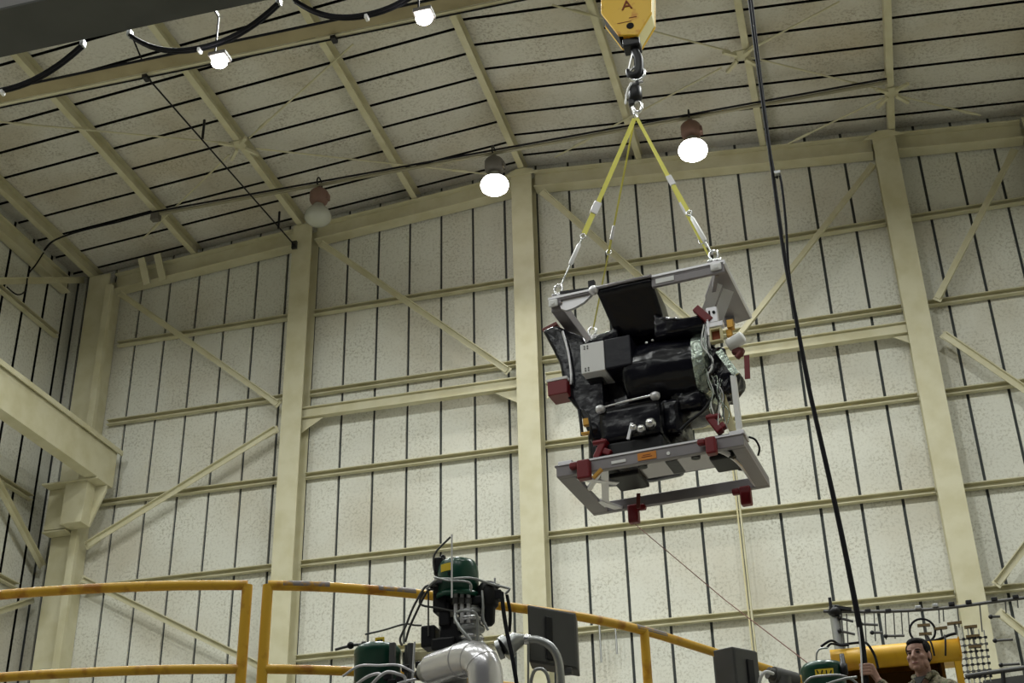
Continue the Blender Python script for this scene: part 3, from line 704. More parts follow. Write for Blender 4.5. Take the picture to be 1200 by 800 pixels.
# tower blanket leaning from the near beam back to the body
tw_ = MB()
tw_.prism([(0.385, 0.0, TW-0.005), (0.385, -0.005, TW-0.05), (0.44, 0.30, 1.15), (0.44, 0.56, 1.05), (0.40, 0.46, TW-0.02)], (0.001,0,0))
tw_ = MB()
A = [(0.39, -0.006, TW-0.002), (0.39, -0.006, TW-0.035), (0.47, 0.24, 1.10), (0.45, 0.55, 1.0), (0.42, 0.45, TW-0.02)]
B = [(0.845, -0.006, TW-0.002), (0.845, -0.006, TW-0.035), (0.87, 0.24, 1.10), (0.87, 0.55, 1.0), (0.83, 0.45, TW-0.02)]
tw_.add(A + B, [(0,1,2,3,4), (9,8,7,6,5)] + [(i, (i+1)%5, 5+(i+1)%5, 5+i) for i in range(5)])
fabric('tower_blanket', tw_, amt=0.012, sc=0.25, bev=0.012)
part('tower_top_bar', MB().tube([(0.40, -0.02, TW-0.006), (0.85, -0.02, TW-0.006)], 0.014, 8), 'mirror')
# main drum blanket
dr = MB(); CV, CW, RR = 0.40, 0.76, 0.285
prof = [(0.0, 0.50), (0.20, 0.50), (RR*0.96, 0.53), (RR, 0.58), (RR*1.02, 0.75), (RR*0.99, 0.95), (RR*0.97, 1.08), (RR*0.86, 1.15), (0.14, 1.16), (0, 1.16)]
dr.lathe(prof, (0, CV, CW), (1,0,0), 28)
o = part('drum_blanket', dr, 'mli'); crumple(o, 0.035, 0.2, 2)
# core behind everything
fabric('body_blanket', MB().box((0.14, 0.34, 0.07), (0.80, 0.78, 1.06)), amt=0.05, sc=0.2, bev=0.05)
# left wing
lw = [(-0.135, 0.2, 1.285), (-0.02, 0.2, 1.31), (0.20, 0.2, 1.16), (0.34, 0.2, 0.80), (0.34, 0.2, 0.20), (0.22, 0.2, 0.24), (0.14, 0.2, 0.50), (0.03, 0.2, 0.68), (-0.01, 0.2, 0.98)]
fabric('left_blanket', MB().prism(lw, (0, 0.42, 0)), amt=0.02, sc=0.2, bev=0.02)
part('wing_cap', MB().bar((-0.145, 0.42, 1.30), (-0.02, 0.42, 1.34), 0.40, 0.035), 'darkred', bevel=0.006)
part('strap_line', MB().tube(smooth_path([(0.045, 0.165, 1.22), (0.085, 0.165, 1.02), (0.10, 0.165, 0.82), (0.09, 0.165, 0.74)], 4), 0.010, 6), 'bright')
# top flap between tower and right strut; small flap at left of the tower
fl = [(0.80, 0.22, 1.20), (0.92, 0.16, 1.12), (1.05, 0.14, 1.06), (1.20, 0.14, 1.07), (1.20, 0.30, 1.00), (0.80, 0.30, 0.98)]
fabric('flap_blanket', MB().add([(0.80,0.12,1.19),(0.95,0.10,1.10),(1.20,0.08,1.07),(1.20,0.10,0.97),(0.80,0.12,0.98),(0.80,0.45,1.19),(0.95,0.45,1.10),(1.20,0.45,1.07),(1.20,0.45,0.97),(0.80,0.45,0.98)],
      [(0,1,2,3,4),(9,8,7,6,5)] + [(i,(i+1)%5,5+(i+1)%5,5+i) for i in range(5)]), amt=0.05, sc=0.12, bev=0.02)
fabric('shoulder_blanket', MB().add([(0.20,0.14,1.06),(0.50,0.14,1.03),(0.50,0.14,1.13),(0.36,0.14,1.12),(0.20,0.50,1.06),(0.50,0.50,1.03),(0.50,0.50,1.16),(0.30,0.50,1.16)],
      [(0,1,2,3),(7,6,5,4),(0,4,5,1),(1,5,6,2),(2,6,7,3),(3,7,4,0)]), amt=0.03, sc=0.1, bev=0.02)
# lower blanket box with bright edge bar and round ends
fabric('lower_blanket', MB().box((0.32, 0.10, 0.17), (0.80, 0.62, 0.455)), amt=0.02, sc=0.2, bev=0.03)
fabric('lower_blanket', MB().box((0.76, 0.22, 0.20), (0.92, 0.62, 0.50)), amt=0.04, sc=0.1, bev=0.04)
fabric('belly_blanket', MB().box((0.84, 0.24, 0.38), (1.14, 0.64, 0.60)), amt=0.05, sc=0.12, bev=0.06)
part("edge_bar", MB().tube([(0.36, 0.078, 0.448), (0.56, 0.075, 0.462), (0.76, 0.078, 0.472)], [0.006, 0.010, 0.012], 8), 'steel')
for u_, w_ in ((0.345, 0.435), (0.775, 0.46)):
    part('round_end', MB().lathe([(0,0.022),(0.022,0.022),(0.036,0.012),(0.038,-0.012),(0.028,-0.03),(0,-0.03)], (u_, 0.085, w_ + 0.01), n=18), ['bright'])
part('lower_skirt', MB().box((0.36, 0.12, 0.055), (0.80, 0.5, 0.17)), 'black', bevel=0.02)
for u_, w_, r_ in ((0.60, 0.22, 0.028), (0.655, 0.20, 0.034), (0.73, 0.235, 0.04)):
    part('connector', MB().lathe([(0,0.05),(r_*0.6,0.05),(r_,0.03),(r_,-0.02),(r_*0.7,-0.04),(0,-0.04)], (u_, 0.07, w_), (0.2,-1,0.15), 14), 'steel')
part('connector_bracket', MB().cbox((0.57, 0.06, 0.205), (0.022, 0.02, 0.13), rot=Matrix.Rotation(0.3,3,'Y')), 'bright')
# white box and navy box on the front
wb = part('white_box', MB().box((0.205, 0.10, 0.775), (0.395, 0.36, 1.03)), 'white', bevel=0.004, label='white equipment box')
for du in (0.035, 0.06):
    for ww in (0.795, 0.815, 0.985, 1.005):
        part('screw', MB().cyl((0.205+du, 0.095, ww), (0.205+du, 0.10, ww), 0.006, 8), 'enclosure', wb)
part('navy_box', MB().box((0.396, 0.10, 0.775), (0.61, 0.40, 1.035)), 'mlidark', bevel=0.012)
for u_, w_ in ((0.72, 1.0), (0.77, 1.01)):
    part('small_buckle', MB().ball((u_, 0.17, w_-0.03), (0.014,0.01,0.012), 8), 'steel')
# red boxes
rx = part('red_box', MB().box((-0.085, 0.12, 0.655), (0.075, 0.30, 0.775)), 'darkred', bevel=0.006, label='dark red box with pale lid')
part('box_lid', MB().box((-0.09, 0.115, 0.775), (0.08, 0.305, 0.795)), 'white', rx)
rx.data.materials[0] = M['red']
part('red_block', MB().cbox((1.20, 0.08, 1.055), (0.06, 0.06, 0.17), rot=Matrix.Rotation(R(-38),3,'Y')), 'red', bevel=0.006)
# right end: foil, brackets, boxes, wires
fo = MB()
prof = [(RR*0.80, 1.19), (RR*0.98, 1.155), (RR*1.03, 1.10), (RR*1.0, 1.07)]
fo.lathe(prof, (0, CV, CW), (1,0,0), 28)
o = part('foil_rim', fo, 'foil'); crumple(o, 0.03, 0.05, 2)
br = MB().box((1.225, 0.06, 0.97), (1.31, 0.10, 1.10)).box((1.225, 0.06, 0.93), (1.345, 0.12, 0.97)).box((1.222, 0.05, 0.86), (1.242, 0.08, 1.0))
br.box((1.19, 0.12, 0.80), (1.215, 0.16, 1.06))
part('white_bracket', br, 'bright', bevel=0.004)
part('bracket_hole', MB().cyl((1.285, 0.052, 1.05), (1.285, 0.06, 1.05), 0.012, 10).box((1.245,0.055,0.99),(1.258,0.06,1.07)), 'hole')
part('gold_frame', MB().box((1.235, 0.05, 0.80), (1.33, 0.10, 0.815)).box((1.235, 0.05, 0.90), (1.33, 0.10, 0.915)).box((1.235, 0.05, 0.815), (1.25, 0.10, 0.90)).box((1.315, 0.05, 0.815), (1.33, 0.10, 0.90)), 'beige', bevel=0.003)
part('amber_window', MB().box((1.25, 0.08, 0.815), (1.315, 0.10, 0.90)), 'rust')
part('gold_block', MB().box((1.36, 0.12, 0.93), (1.41, 0.18, 1.0)).box((1.345,0.14,0.87),(1.39,0.18,0.93)), 'gold', bevel=0.005)
part('white_canister', MB().lathe([(0,-0.005),(0.045,-0.005),(0.05,0.01),(0.05,0.12),(0.03,0.13),(0,0.13)], (1.36, 0.12, 0.78), (0.9,-0.2,0.25), 16), 'white')
part('red_fitting', MB().cbox((1.42, 0.14, 0.725), (0.085,0.06,0.06), rot=Matrix.Rotation(R(25),3,'Y')).cyl((1.41, 0.11, 0.66), (1.45, 0.11, 0.70), 0.022), 'darkred', bevel=0.012)
ts_ = part('streamer', MB().cbox((1.475, 0.12, 0.575), (0.04, 0.008, 0.19), rot=Matrix.Rotation(R(4),3,'Y')), 'red', label='red streamer tag')
part('streamer', MB().cbox((0.44, 0.62, -0.12), (0.03, 0.008, 0.12), rot=Matrix.Rotation(R(5),3,'Y')), 'darkred')
fabric('end_blanket', MB().cbox((1.31, 0.20, 0.50), (0.17, 0.26, 0.22), rot=Matrix.Rotation(R(35),3,'Y')), amt=0.07, sc=0.1, bev=0.05)
fabric('end_blanket', MB().cbox((1.23, 0.25, 0.70), (0.13, 0.2, 0.22), rot=Matrix.Rotation(R(10),3,'Y')), amt=0.05, sc=0.08, bev=0.04)
part('foil_patch', MB().bar((1.29, 0.06, 0.72), (1.40, 0.06, 0.50), 0.05, 0.02, (0,-1,0)), 'foil')
part('white_post', MB().box((1.355, 0.05, 0.05), (1.395, 0.10, 0.50)), 'white', bevel=0.004)
part('beige_plate', MB().prism([(1.235, 0.12, 0.52), (1.29, 0.12, 0.40), (1.345, 0.12, 0.08), (1.29, 0.12, 0.10), (1.25, 0.12, 0.30)], (0, 0.02, 0)), 'beige')
random.seed(3)
for k in range(9):
    u0 = 1.20 + 0.011*k; P = [(u0 - 0.02, 0.08, 0.60 - 0.02*k)]
    for j in range(5): P.append((u0 + random.uniform(-0.03, 0.03), 0.08 + random.uniform(-0.02, 0.03), 0.50 - 0.09*j + random.uniform(-0.03, 0.03)))
    part('harness_wire', MB().tube(smooth_path(P, 4), 0.0042, 5), ('foil', 'white', 'black', 'galv')[k % 4])
part('black_hose', MB().tube(smooth_path([(0.93, 0.16, 0.19), (1.0, 0.15, 0.24), (1.12, 0.13, 0.30), (1.22, 0.11, 0.40)], 5), 0.013, 7), 'black')
for k in range(3):
    part('harness_wire', MB().tube(smooth_path([(1.20+0.02*k, 0.07, 0.97), (1.17+0.02*k, 0.06, 0.80), (1.24, 0.06, 0.66-0.04*k), (1.20, 0.06, 0.55)], 4), 0.006, 5), ('white', 'galv', 'black')[k])
part('left_cable', MB().tube(smooth_path([(0.17, 0.10, 0.48), (0.18, 0.10, 0.36), (0.185, 0.10, 0.26)], 3), 0.014, 6), 'mlidark')
part('left_connector', MB().cbox((0.225, 0.10, 0.36), (0.05, 0.04, 0.06)), 'gold', bevel=0.006)
part('left_connector', MB().cbox((0.215,0.10,0.27),(0.07,0.04,0.02)), 'gold', bevel=0.006)
part('left_cable', MB().tube(smooth_path([(0.20, 0.09, 0.46), (0.25, 0.08, 0.40), (0.26, 0.08, 0.28), (0.24, 0.1, 0.22)], 3), 0.010, 6), 'black')
part('hanging_cable', MB().tube(smooth_path([(PW+0.01, 0.16, 0.04), (PW+0.05, 0.18, 0.02), (PW+0.07, 0.2, -0.04), (PW+0.05, 0.22, -0.09)], 4), 0.008, 6), 'black')

# ------------------------------------------------------------------ slings
def sling(ub, vb, marks, label, r=0.013, web='webbing', sleeve=True):
    """marks: fractions down the sling for buckle, ring, sleeve start and end"""
    top = Vector((AP.x, HY, AP.z)); bot = pw(ub, vb, TW + 0.085)
    t = thing('lifting_sling', label, 'sling', tuple(bot), 'yellow slings on the payload')
    d = bot - top; s = lambda k: top + d*k
    kb, kr, k0, k1 = marks
    off = Vector((0.012 if ub > 0.5 else -0.012, 0, 0))
    side = FWD.cross(d).normalized()
    def strap(a, b, wd, th, m):
        obj('webbing', MB().bar(a, b, wd, th, d.cross(side)), m, t)
    strap(s(0.0) + off, s(kb-0.015), 2*r, 0.008, web)
    obj('buckle', MB().bar(s(kb-0.02), s(kb+0.045), 3.4*r, 0.025, d.cross(side)), 'bright', t, 0.004)
    strap(s(kb+0.045), s(kr), 2.3*r, 0.010, web)
    obj('ring', ring(*s(kr+0.012), 0.02, 0.024, 0.006), 'steel', t)
    if sleeve:
        obj('sleeve', MB().tube([s(k0), s(k0+0.01), s(k1-0.01), s(k1)], [0.010, 0.017, 0.02, 0.012], 8), 'white', t)
        obj('link_wire', MB().tube([s(kr+0.02), s(k0), s(k1), s(0.985)], 0.006, 6), 'galv', t)
    else:
        strap(s(kr), s(0.985), 1.6*r, 0.008, web)
    sbow = obj('shackle_bow', ring(bot.x, bot.y, bot.z + 0.01, 0.034, 0.042, 0.011, a=R(-7)), 'steel', t)
    sb = bot - Vector((0, 0, 0.035))
    obj('shackle_pin', MB().cyl(sb - Vector((0.055,0,0)), sb + Vector((0.055,0,0)), 0.013, 10), 'steel', sbow)
    obj('eye_bolt', MB().cyl(bot - Vector((0,0,0.075)), sb, 0.018, 10), 'bright', t)
sling(0.065, 0.05, (0.53, 0.69, 0.745, 0.86), 'bright yellow sling from the hook to the near left corner of the payload frame', 0.019)
sling(PW-0.075, 0.05, (0.47, 0.70, 0.74, 0.90), 'bright yellow sling from the hook to the near right corner of the payload frame', 0.014)
sling(0.09, PD-0.05, (0.53, 0.62, 0.7, 0.8), 'thin olive yellow sling going down behind the black tower of the payload', 0.008, 'oldweb', False)
sling(PW-0.10, PD-0.10, (0.50, 0.68, 0.75, 0.85), 'yellow sling running just behind the right hand sling', 0.010, 'webbing', False)

# tag rope
a = pw(0.335, PD-0.06, -0.215)
b = on_y(850, 703, 8.6); c = on_y(955, 783, 7.6)
solo('tag_rope', MB().tube([a, b, c, on_y(1010, 840, 7.3)], 0.0034, 5), 'rope', 'thin pinkish tag rope trailing down right from the red clamp under the payload', 'rope')

# ------------------------------------------------------------------ pendant cable
PY_ = 9.45
cp = smooth_path([on_y(x_, y_, PY_) for x_, y_ in ((866,-110), (878,0), (891,100), (905,200), (919,300), (936,390), (947,450), (965,530), (985,620), (1002,705), (1009,745), (1013,776), (1015,800), (1017,830))], 4)
t = thing('pendant_cable', 'long black pendant cable hanging from the crane into the hand of the person', 'cable', tuple(cp[-1]))
obj('cable', MB().tube(cp, [0.013 + 0.0075*min(1, max(0, (i-8)/30)) for i in range(len(cp))], 8), 'rubber', t)
obj('strain_wire', MB().tube(smooth_path([on_y(869,-100,PY_+0.03), on_y(903,180,PY_+0.03), on_y(914,205,PY_+0.03), on_y(921,262,PY_+0.03), on_y(926,330,PY_+0.03), on_y(949,452,PY_+0.03)], 4), 0.011, 6), 'rubber', t)
obj('cable_tie', MB().cbox(on_y(911,203,PY_), (0.05,0.05,0.025)), 'galv', t)
obj('pale_cord', MB().tube(smooth_path([on_y(1006,735,PY_-0.03), on_y(1009,765,PY_-0.04), on_y(1010,790,PY_-0.05), on_y(1012,830,PY_-0.05)], 3), 0.006, 5), 'white', t)
# ------------------------------------------------------------------ platform deck (below the frame) and yellow handrails
t = thing('platform_deck', 'grey steel platform under the handrails, pumps and person', 'platform', (-2.5, 8.0, FLOOR_Z))
obj('deck_plate', MB().box((-8.0, 3.6, DECK_Z-0.06), (3.2, 13.6, DECK_Z)), 'deck', t)
for x_, y_ in ((-7.7, 4.0), (2.9, 4.0), (-7.7, 13.2), (2.9, 13.2)):
    obj('leg', MB().box((x_-0.1, y_-0.1, FLOOR_Z), (x_+0.1, y_+0.1, DECK_Z-0.06)), 'deck', t)

RZ, MZ, RT = 2.0, 1.61, 0.0235
arc1 = [on_z(px, py, RZ) for px, py in ((-260,731),(-120,712),(0,697),(100,690),(200,686),(290,685.5))]
arc2 = [on_z(px, py, RZ) for px, py in ((314,685.5),(400,688.5),(500,697),(590,710),(680,722.5),(755,739),(840,765),(920,790),(990,812))]
def flat(pts, z): return [Vector((p.x, p.y, z)) for p in pts]
def rail(pts, label, posts):
    P = smooth_path(pts, 7)
    t = thing('handrail', label, 'railing', (pts[0].x, pts[0].y, DECK_Z), 'yellow handrails round the platform')
    tr_ = obj('top_rail', MB().tube(flat(P, RZ), RT, 14), 'yellow', t)
    obj('mid_rail', MB().tube(flat(P, MZ), RT*0.92, 14), 'yellow', t)
    for q in posts:
        obj('post', MB().cyl((q.x, q.y, DECK_Z), (q.x, q.y, RZ), RT*1.04, 16), 'yellow', t)
    return tr_, P
r1, P1 = rail(arc1, 'yellow tubular handrail curving across the lower left', [arc1[-1], arc1[1]])
r2, P2 = rail(arc2, 'yellow worn handrail curving from the double post past the grey boxes', [arc2[0], arc2[5], arc2[-1]])
obj('worn_patch', MB().tube(flat(P2[2:7], RZ+0.0012), RT*1.01, 14), 'worn', r2)
obj('worn_patch', MB().tube(flat(P2[10:14], RZ+0.0012), RT*1.01, 14), 'worn', r2)
obj('worn_patch', MB().tube(flat(P2[34:38], RZ+0.0012), RT*1.01, 14), 'worn', r2)

# ------------------------------------------------------------------ grey enclosures on the rail
def enclosure(a, b, h, back, label, dark):
    """a, b: top front corners; back: sweep behind the face"""
    t = thing('electrical_enclosure', label, 'box', tuple((a+b)/2 - Vector((0,0,h))), 'grey enclosures on the handrail')
    dn = Vector((0,0,-h))
    obj('cabinet', MB().prism([a, b, b+dn, a+dn], back), 'enclosure', t, 0.006)
    n = -back.normalized(); e = (b-a)
    i0 = a + e*0.02 + dn*0.02 + n*0.001
    door = obj('door', MB().prism([a+e*0.03+dn*0.03, b-e*0.03+dn*0.03, b-e*0.03+dn*0.97, a+e*0.03+dn*0.97], n*0.008), 'enclosure', t, 0.003)
    q0 = a + e*dark[0] + dn*dark[1] + n*0.008; w_ = e*dark[2]; hh = dn*dark[3]
    obj('handle_strip', MB().prism([q0, q0+w_, q0+w_+hh, q0+hh], n*0.012), 'black', door, 0.003)
    lip = n*0.01
    obj('bottom_gland', MB().cbox((a+b)/2 + e*0.25 + dn + Vector((0,0.02,-0.012)), (0.05,0.04,0.03)), 'enclosure', t, 0.005)
    return t
a, b = deep(618,708,6.32), deep(674.5,716.5,6.42); b.z = a.z - 0.012
e1 = enclosure(a, b, 0.272, Vector((-0.02, 0.13, 0)), 'dark grey electrical enclosure hiding the handrail right of the tall pump', (0.37, 0.17, 0.14, 0.75))
a, b = deep(858,757,7.25), deep(887,768,7.33); b.z = a.z
e2 = enclosure(a, b, 0.30, Vector((-0.11, 0.045, 0)), 'dark grey electrical enclosure on the handrail, seen corner-on below the payload', (0.45, 0.2, 0.25, 0.7))
# conduit from the first box
t = thing('flexible_conduit', 'grey bent conduit in front of the larger grey enclosure', 'conduit', tuple(deep(657,812,6.2)))
Pc = smooth_path([deep(616,749,6.22), deep(630,749.5,6.18), deep(645,757,6.15), deep(654,772,6.12), deep(657,795,6.1), deep(658,830,6.1)], 5)
obj('pipe', MB().tube(Pc, 0.019, 10), 'galv', t)
obj('coupling', MB().cyl(deep(613,749,6.22), deep(621,749,6.21), 0.024, 12), 'steel', t)
obj('fitting', MB().tube([deep(596,757,6.2), deep(605,750,6.21), deep(615,748,6.22)], [0.045,0.04,0.02], 12), 'galv', t)
obj('flange_ring', MB().cyl(deep(590,760,6.19), deep(596,756,6.2), 0.058, 18).cyl(deep(583,762,6.19), deep(588,760,6.19), 0.045, 18), 'galv', t)
obj('loop_tube', MB().tube(smooth_path([deep(621,830,6.0), deep(622,800,6.0), deep(627,785,6.0), deep(637,785,6.0), deep(643,797,6.0), deep(645,830,6.0)], 4), 0.008, 8), 'galv', t)
obj('thin_tube', MB().tube([deep(619,752,6.2), deep(619,830,6.15)], 0.006, 6), 'galv', t)

# ------------------------------------------------------------------ pumps and valves in the foreground
D1 = 5.6
Y1 = deep(537, 690, D1).y
def q(px, py, dy=0.0): return on_y(px, py, Y1 + dy)
UP = Vector((0,0,1))
S = 0.00352
t = thing('vacuum_pump', 'tall pump with green motor, black valves and silver tubing in front of the handrail', 'pump', (q(537,690).x, Y1, DECK_Z))
c = q(537, 700); top = q(537, 656).z - c.z
motor = obj('motor', MB().lathe([(0,0),(24.5*S,0),(24.5*S,top*0.62),(23.5*S,top*0.80),(20*S,top*0.93),(13*S,top*0.99),(0,top)], c, UP, 32), 'green', t)
obj('motor_rim', MB().lathe([(24.5*S,0),(27*S,0.0),(27*S,0.018),(24.5*S,0.018)], q(537,703), UP, 32), 'green', motor)
lb = MB()
for k in range(3):
    a0 = R(-126 + k*11); a1 = R(-126 + (k+1)*11)
    p0 = Vector((c.x + 24.9*S*math.cos(a0), c.y + 24.9*S*math.sin(a0), q(528,676).z)); p1 = Vector((c.x + 24.9*S*math.cos(a1), c.y + 24.9*S*math.sin(a1), p0.z))
    lb.prism([p0, p1, p1 + UP*0.032, p0 + UP*0.032], (Vector((p0.x,p0.y,0)) - Vector((c.x,c.y,0)))*0.02)
obj('name_plate', lb, 'label', motor)
for dx in (-11.5, -9.5, -7.5):
    obj('plate_mark', MB().cbox(q(537+dx, 672, -24.9*S*0.93-0.004), (0.005, 0.004, 0.016), rot=Matrix.Rotation(0.3*((dx%2)-0.5),3,'Y')), 'black', motor)
obj('top_label', MB().cbox(q(541,660.5,-18*S), (0.024,0.006,0.008), rot=Matrix.Rotation(0.6,3,'X')), 'white', motor)
tb = MB().cbox(q(516,664), (0.042,0.06,0.07)).cbox(q(519,657), (0.022,0.03,0.05)).cbox(q(512,671), (0.02,0.04,0.03)).cbox(q(516,676), (0.03,0.05,0.05))
obj('terminal_block', tb, 'black', t, 0.008)
obj('cap_dome', MB().lathe([(0.055,0),(0.055,0.012),(0.035,0.036),(0,0.045)], q(519,688,-0.02), UP, 20), 'black', t)
hd = MB().cbox(q(519,704), (0.06,0.10,0.12)).cbox(q(553,706), (0.16,0.08,0.035)).cbox(q(550,697), (0.05,0.06,0.02)).cbox(q(524,722), (0.05,0.09,0.10))
obj('valve_head', hd, 'black', t, 0.008)
for px in (534, 541.5, 549):
    obj('tie_rod', MB().cyl(q(px,730,-0.05), q(px,686,-0.05), 0.0085, 10), 'bright', t)
    obj('lock_nut', MB().cyl(q(px,707,-0.055), q(px,701,-0.055), 0.015, 6), 'enclosure', t)
st = MB().prism([q(517,722,-0.03), q(538,722,-0.03), q(541,762,-0.03), q(513,762,-0.03)], (0,0.08,0)).cbox(q(505,748), (0.062,0.09,0.09)).cbox(q(523,757), (0.10,0.1,0.05))
obj('valve_body', st, 'black', t, 0.008)
for k, (py, r_) in enumerate(((718,0.052),(727,0.058),(737,0.055),(748,0.05),(757,0.06))):
    obj('bellows_ring', MB().lathe([(0,-0.010),(r_,-0.010),(r_+0.004,0),(r_,0.010),(0,0.010)], q(552, py, 0.0), UP, 22), 'steel' if k % 2 else 'galv', t)
obj('bellows_core', MB().cyl(q(552,765), q(552,712), 0.04, 20), 'galv', t)
def tubing(name, pts, r_=0.006, m='galv', par=None, n=8):
    return obj(name, MB().tube(smooth_path(pts, 4), r_*0.78, n), m, par or t)
tubing('silver_tube', [q(500,690,-0.07), q(512,679,-0.09), q(530,678,-0.10), q(552,677,-0.08), q(575,684,-0.04), q(592,688,-0.02), q(597,690,-0.02), q(592,696,-0.02)], 0.007)
tubing('silver_tube', [q(509,676,-0.09), q(525,680,-0.11), q(545,681,-0.11), q(552,685,-0.1), q(552,693,-0.09)], 0.006)
tubing('silver_tube', [q(565,692,-0.05), q(566,708,-0.06), q(566,724,-0.06), q(569,732,-0.06), q(572,738,-0.06)], 0.007)
tubing('silver_tube', [q(534,718,-0.07), q(534,726,-0.09), q(541,738,-0.1), q(550,748,-0.1), q(556,756,-0.1)], 0.010)
tubing('silver_tube', [q(536,717,-0.08), q(545,715,-0.09), q(558,719,-0.08), q(560,740,-0.07), q(559,765,-0.07)], 0.008)
tubing('dark_tube', [q(513,686,-0.06), q(501,686,-0.06), q(495,692,-0.06), q(484,712,-0.06), q(476,732,-0.06), q(469,748,-0.06), q(471,756,-0.06)], 0.0065, 'enclosure')
tubing('dark_tube', [q(513,690,-0.04), q(503,691,-0.04), q(498,697,-0.04), q(489,715,-0.04), q(480,735,-0.04), q(475,752,-0.04)], 0.0065, 'enclosure')
tubing('dark_tube', [q(497,693,-0.05), q(492,703,-0.05), q(495,709,-0.05), q(512,712,-0.05), q(532,716,-0.05)], 0.006, 'enclosure')
tubing('dark_tube', [q(502,690,-0.05), q(502,745,-0.05)], 0.005, 'enclosure')
obj('white_rod', MB().tube([q(529.5,626,-0.12), q(529.5,700,-0.12)], 0.0042, 6), 'white', t)
tubing('dark_rod', [q(509,668,-0.03), q(508,655,-0.03), q(512,645,-0.03), q(528,629,-0.03)], 0.006, 'enclosure')
rg = MB().lathe([(0,0.05),(0.028,0.05),(0.042,0.03),(0.045,-0.01),(0.042,-0.05),(0.030,-0.06),(0.026,-0.12),(0.014,-0.135),(0,-0.135)], q(572,696), UP, 22).cbox(q(584,698), (0.035,0.05,0.04))
reg_ = obj('air_regulator', rg, 'black', t, 0.004)
obj('regulator_knob', MB().lathe([(0,0.04),(0.004,0.04),(0.005,0.015),(0.022,0.01),(0.022,0.0),(0,0)], q(580,688), UP, 14), 'enclosure', reg_)
tubing('black_cable', [q(588,694,-0.05), q(590,715,-0.06), q(594,740,-0.07), q(600,768,-0.08), q(606,805,-0.08), q(608,830,-0.08)], 0.011, 'rubber')
tubing('black_cable', [q(594,697,-0.02), q(597,712,-0.02), q(598,722,-0.02), q(597,740,-0.02)], 0.009, 'rubber')
obj('pedestal', MB().cyl((q(530,760).x, Y1+0.02, DECK_Z), q(530,765,0.02), 0.06, 20).cbox((q(530,760).x, Y1+0.02, DECK_Z+0.015), (0.3,0.3,0.03)), 'enclosure', t)

# silver elbow duct
t = thing('insulated_duct_elbow', 'shiny silver jacketed duct bending down in front of the tall pump', 'duct', tuple(deep(570,850,5.02)))
path = [deep(508,784,5.36), deep(527,778,5.28), deep(545,773,5.2), deep(558,773,5.14), deep(566,781,5.1), deep(569,797,5.07), deep(570,850,5.02)]
path = smooth_path(path, 4)
elb_ = obj('elbow', MB().tube(path, [0.064 + 0.003*min(1, i/8) for i in range(len(path))], 26), 'duct', t)
for k in (7, 11, 15):
    d = (path[k+1]-path[k-1]).normalized()
    obj('jacket_band', MB().tube([path[k]-d*0.006, path[k]+d*0.006], 0.0690, 26), 'duct', elb_)
obj('inlet_collar', MB().cyl(deep(499,787,5.40), deep(508,784,5.36), 0.045, 20), 'galv', t)
obj('inlet_pipe', MB().cyl(deep(491,790.5,5.44), deep(499,787,5.40), 0.022, 14), 'black', t)
obj('stand', MB().cyl((path[-1].x, path[-1].y, DECK_Z), path[-1], 0.06, 18), 'galv', t)

def small_pump(px, py, D, label, r_px, with_tab):
    c0 = deep(px, py, D); s = D/F_PX; r_ = r_px*s
    t = thing('vacuum_pump', label, 'pump', (c0.x, c0.y, DECK_Z))
    hh = 0.17
    global motor
    motor = obj('motor', MB().lathe([(0,0),(r_*0.6,0),(r_*0.86,-0.006),(r_,-0.022),(r_*1.03,-0.03),(r_*1.03,-0.045),(r_,-0.05),(r_,-hh-0.1),(0,-hh-0.1)], c0, UP, 32), 'green', t)
    obj('pedestal', MB().cyl((c0.x, c0.y, DECK_Z), c0 - UP*(hh+0.1), r_*0.7, 18).cyl((c0.x,c0.y,DECK_Z),(c0.x,c0.y,DECK_Z+0.03), r_*1.2, 18), 'enclosure', t)
    return t, c0, s, r_
t, c0, s, r_ = small_pump(443, 756, 5.75, 'low pump with green drum and yellow tab, left of the silver duct', 27, True)
Y2 = c0.y
def q2(px, py, dy=0.0): return on_y(px, py, Y2 + dy)
tab_ = obj('yellow_tab', MB().cbox(q2(445,751), (0.042,0.01,0.034)), 'label', t, 0.003)
obj('tab_mark', MB().cbox(q2(445,751,-0.007), (0.024,0.003,0.012)), 'black', tab_)
obj('name_plate', MB().cbox(q2(425.5,774,-r_*0.72), (0.042,0.004,0.036), rot=Matrix.Rotation(R(-46),3,'Z')), 'label', motor)
obj('plate_mark', MB().cbox(q2(425,774,-r_*0.77), (0.012,0.004,0.018), rot=Matrix.Rotation(R(-46),3,'Z')), 'black', motor)
obj('clamp_strap', MB().cbox(q2(460,766,-r_*0.9), (0.026,0.02,0.095)), 'enclosure', t, 0.004)
obj('lifting_lug', MB().cbox(q2(427,756,-r_*0.6), (0.02,0.03,0.03)), 'enclosure', t, 0.004)
obj('rear_post', MB().cyl(q2(483,835,-0.02), q2(481,754,-0.02), 0.014, 10).cyl(q2(475,840,0.02), q2(477,756,0.02), 0.010, 10), 'enclosure', t)
obj('white_rod', MB().tube([q2(486,752,-0.12), q2(481,830,-0.12)], 0.0048, 6), 'white', t)
tubing('dark_rod', [q2(393,761,0.0), q2(404,758,0.0), q2(415,755.5,0.0), q2(425,755,0.0)], 0.008, 'enclosure', t)
obj('hose_fitting', MB().ball(q2(411,756), 0.016, 10), 'black', t)
tubing('dark_rod', [q2(428,743,0.02), q2(450,738,0.02), q2(474,731,0.02), q2(486,732.3,0.02), q2(494,732.6,0.02)], 0.0055, 'enclosure', t)
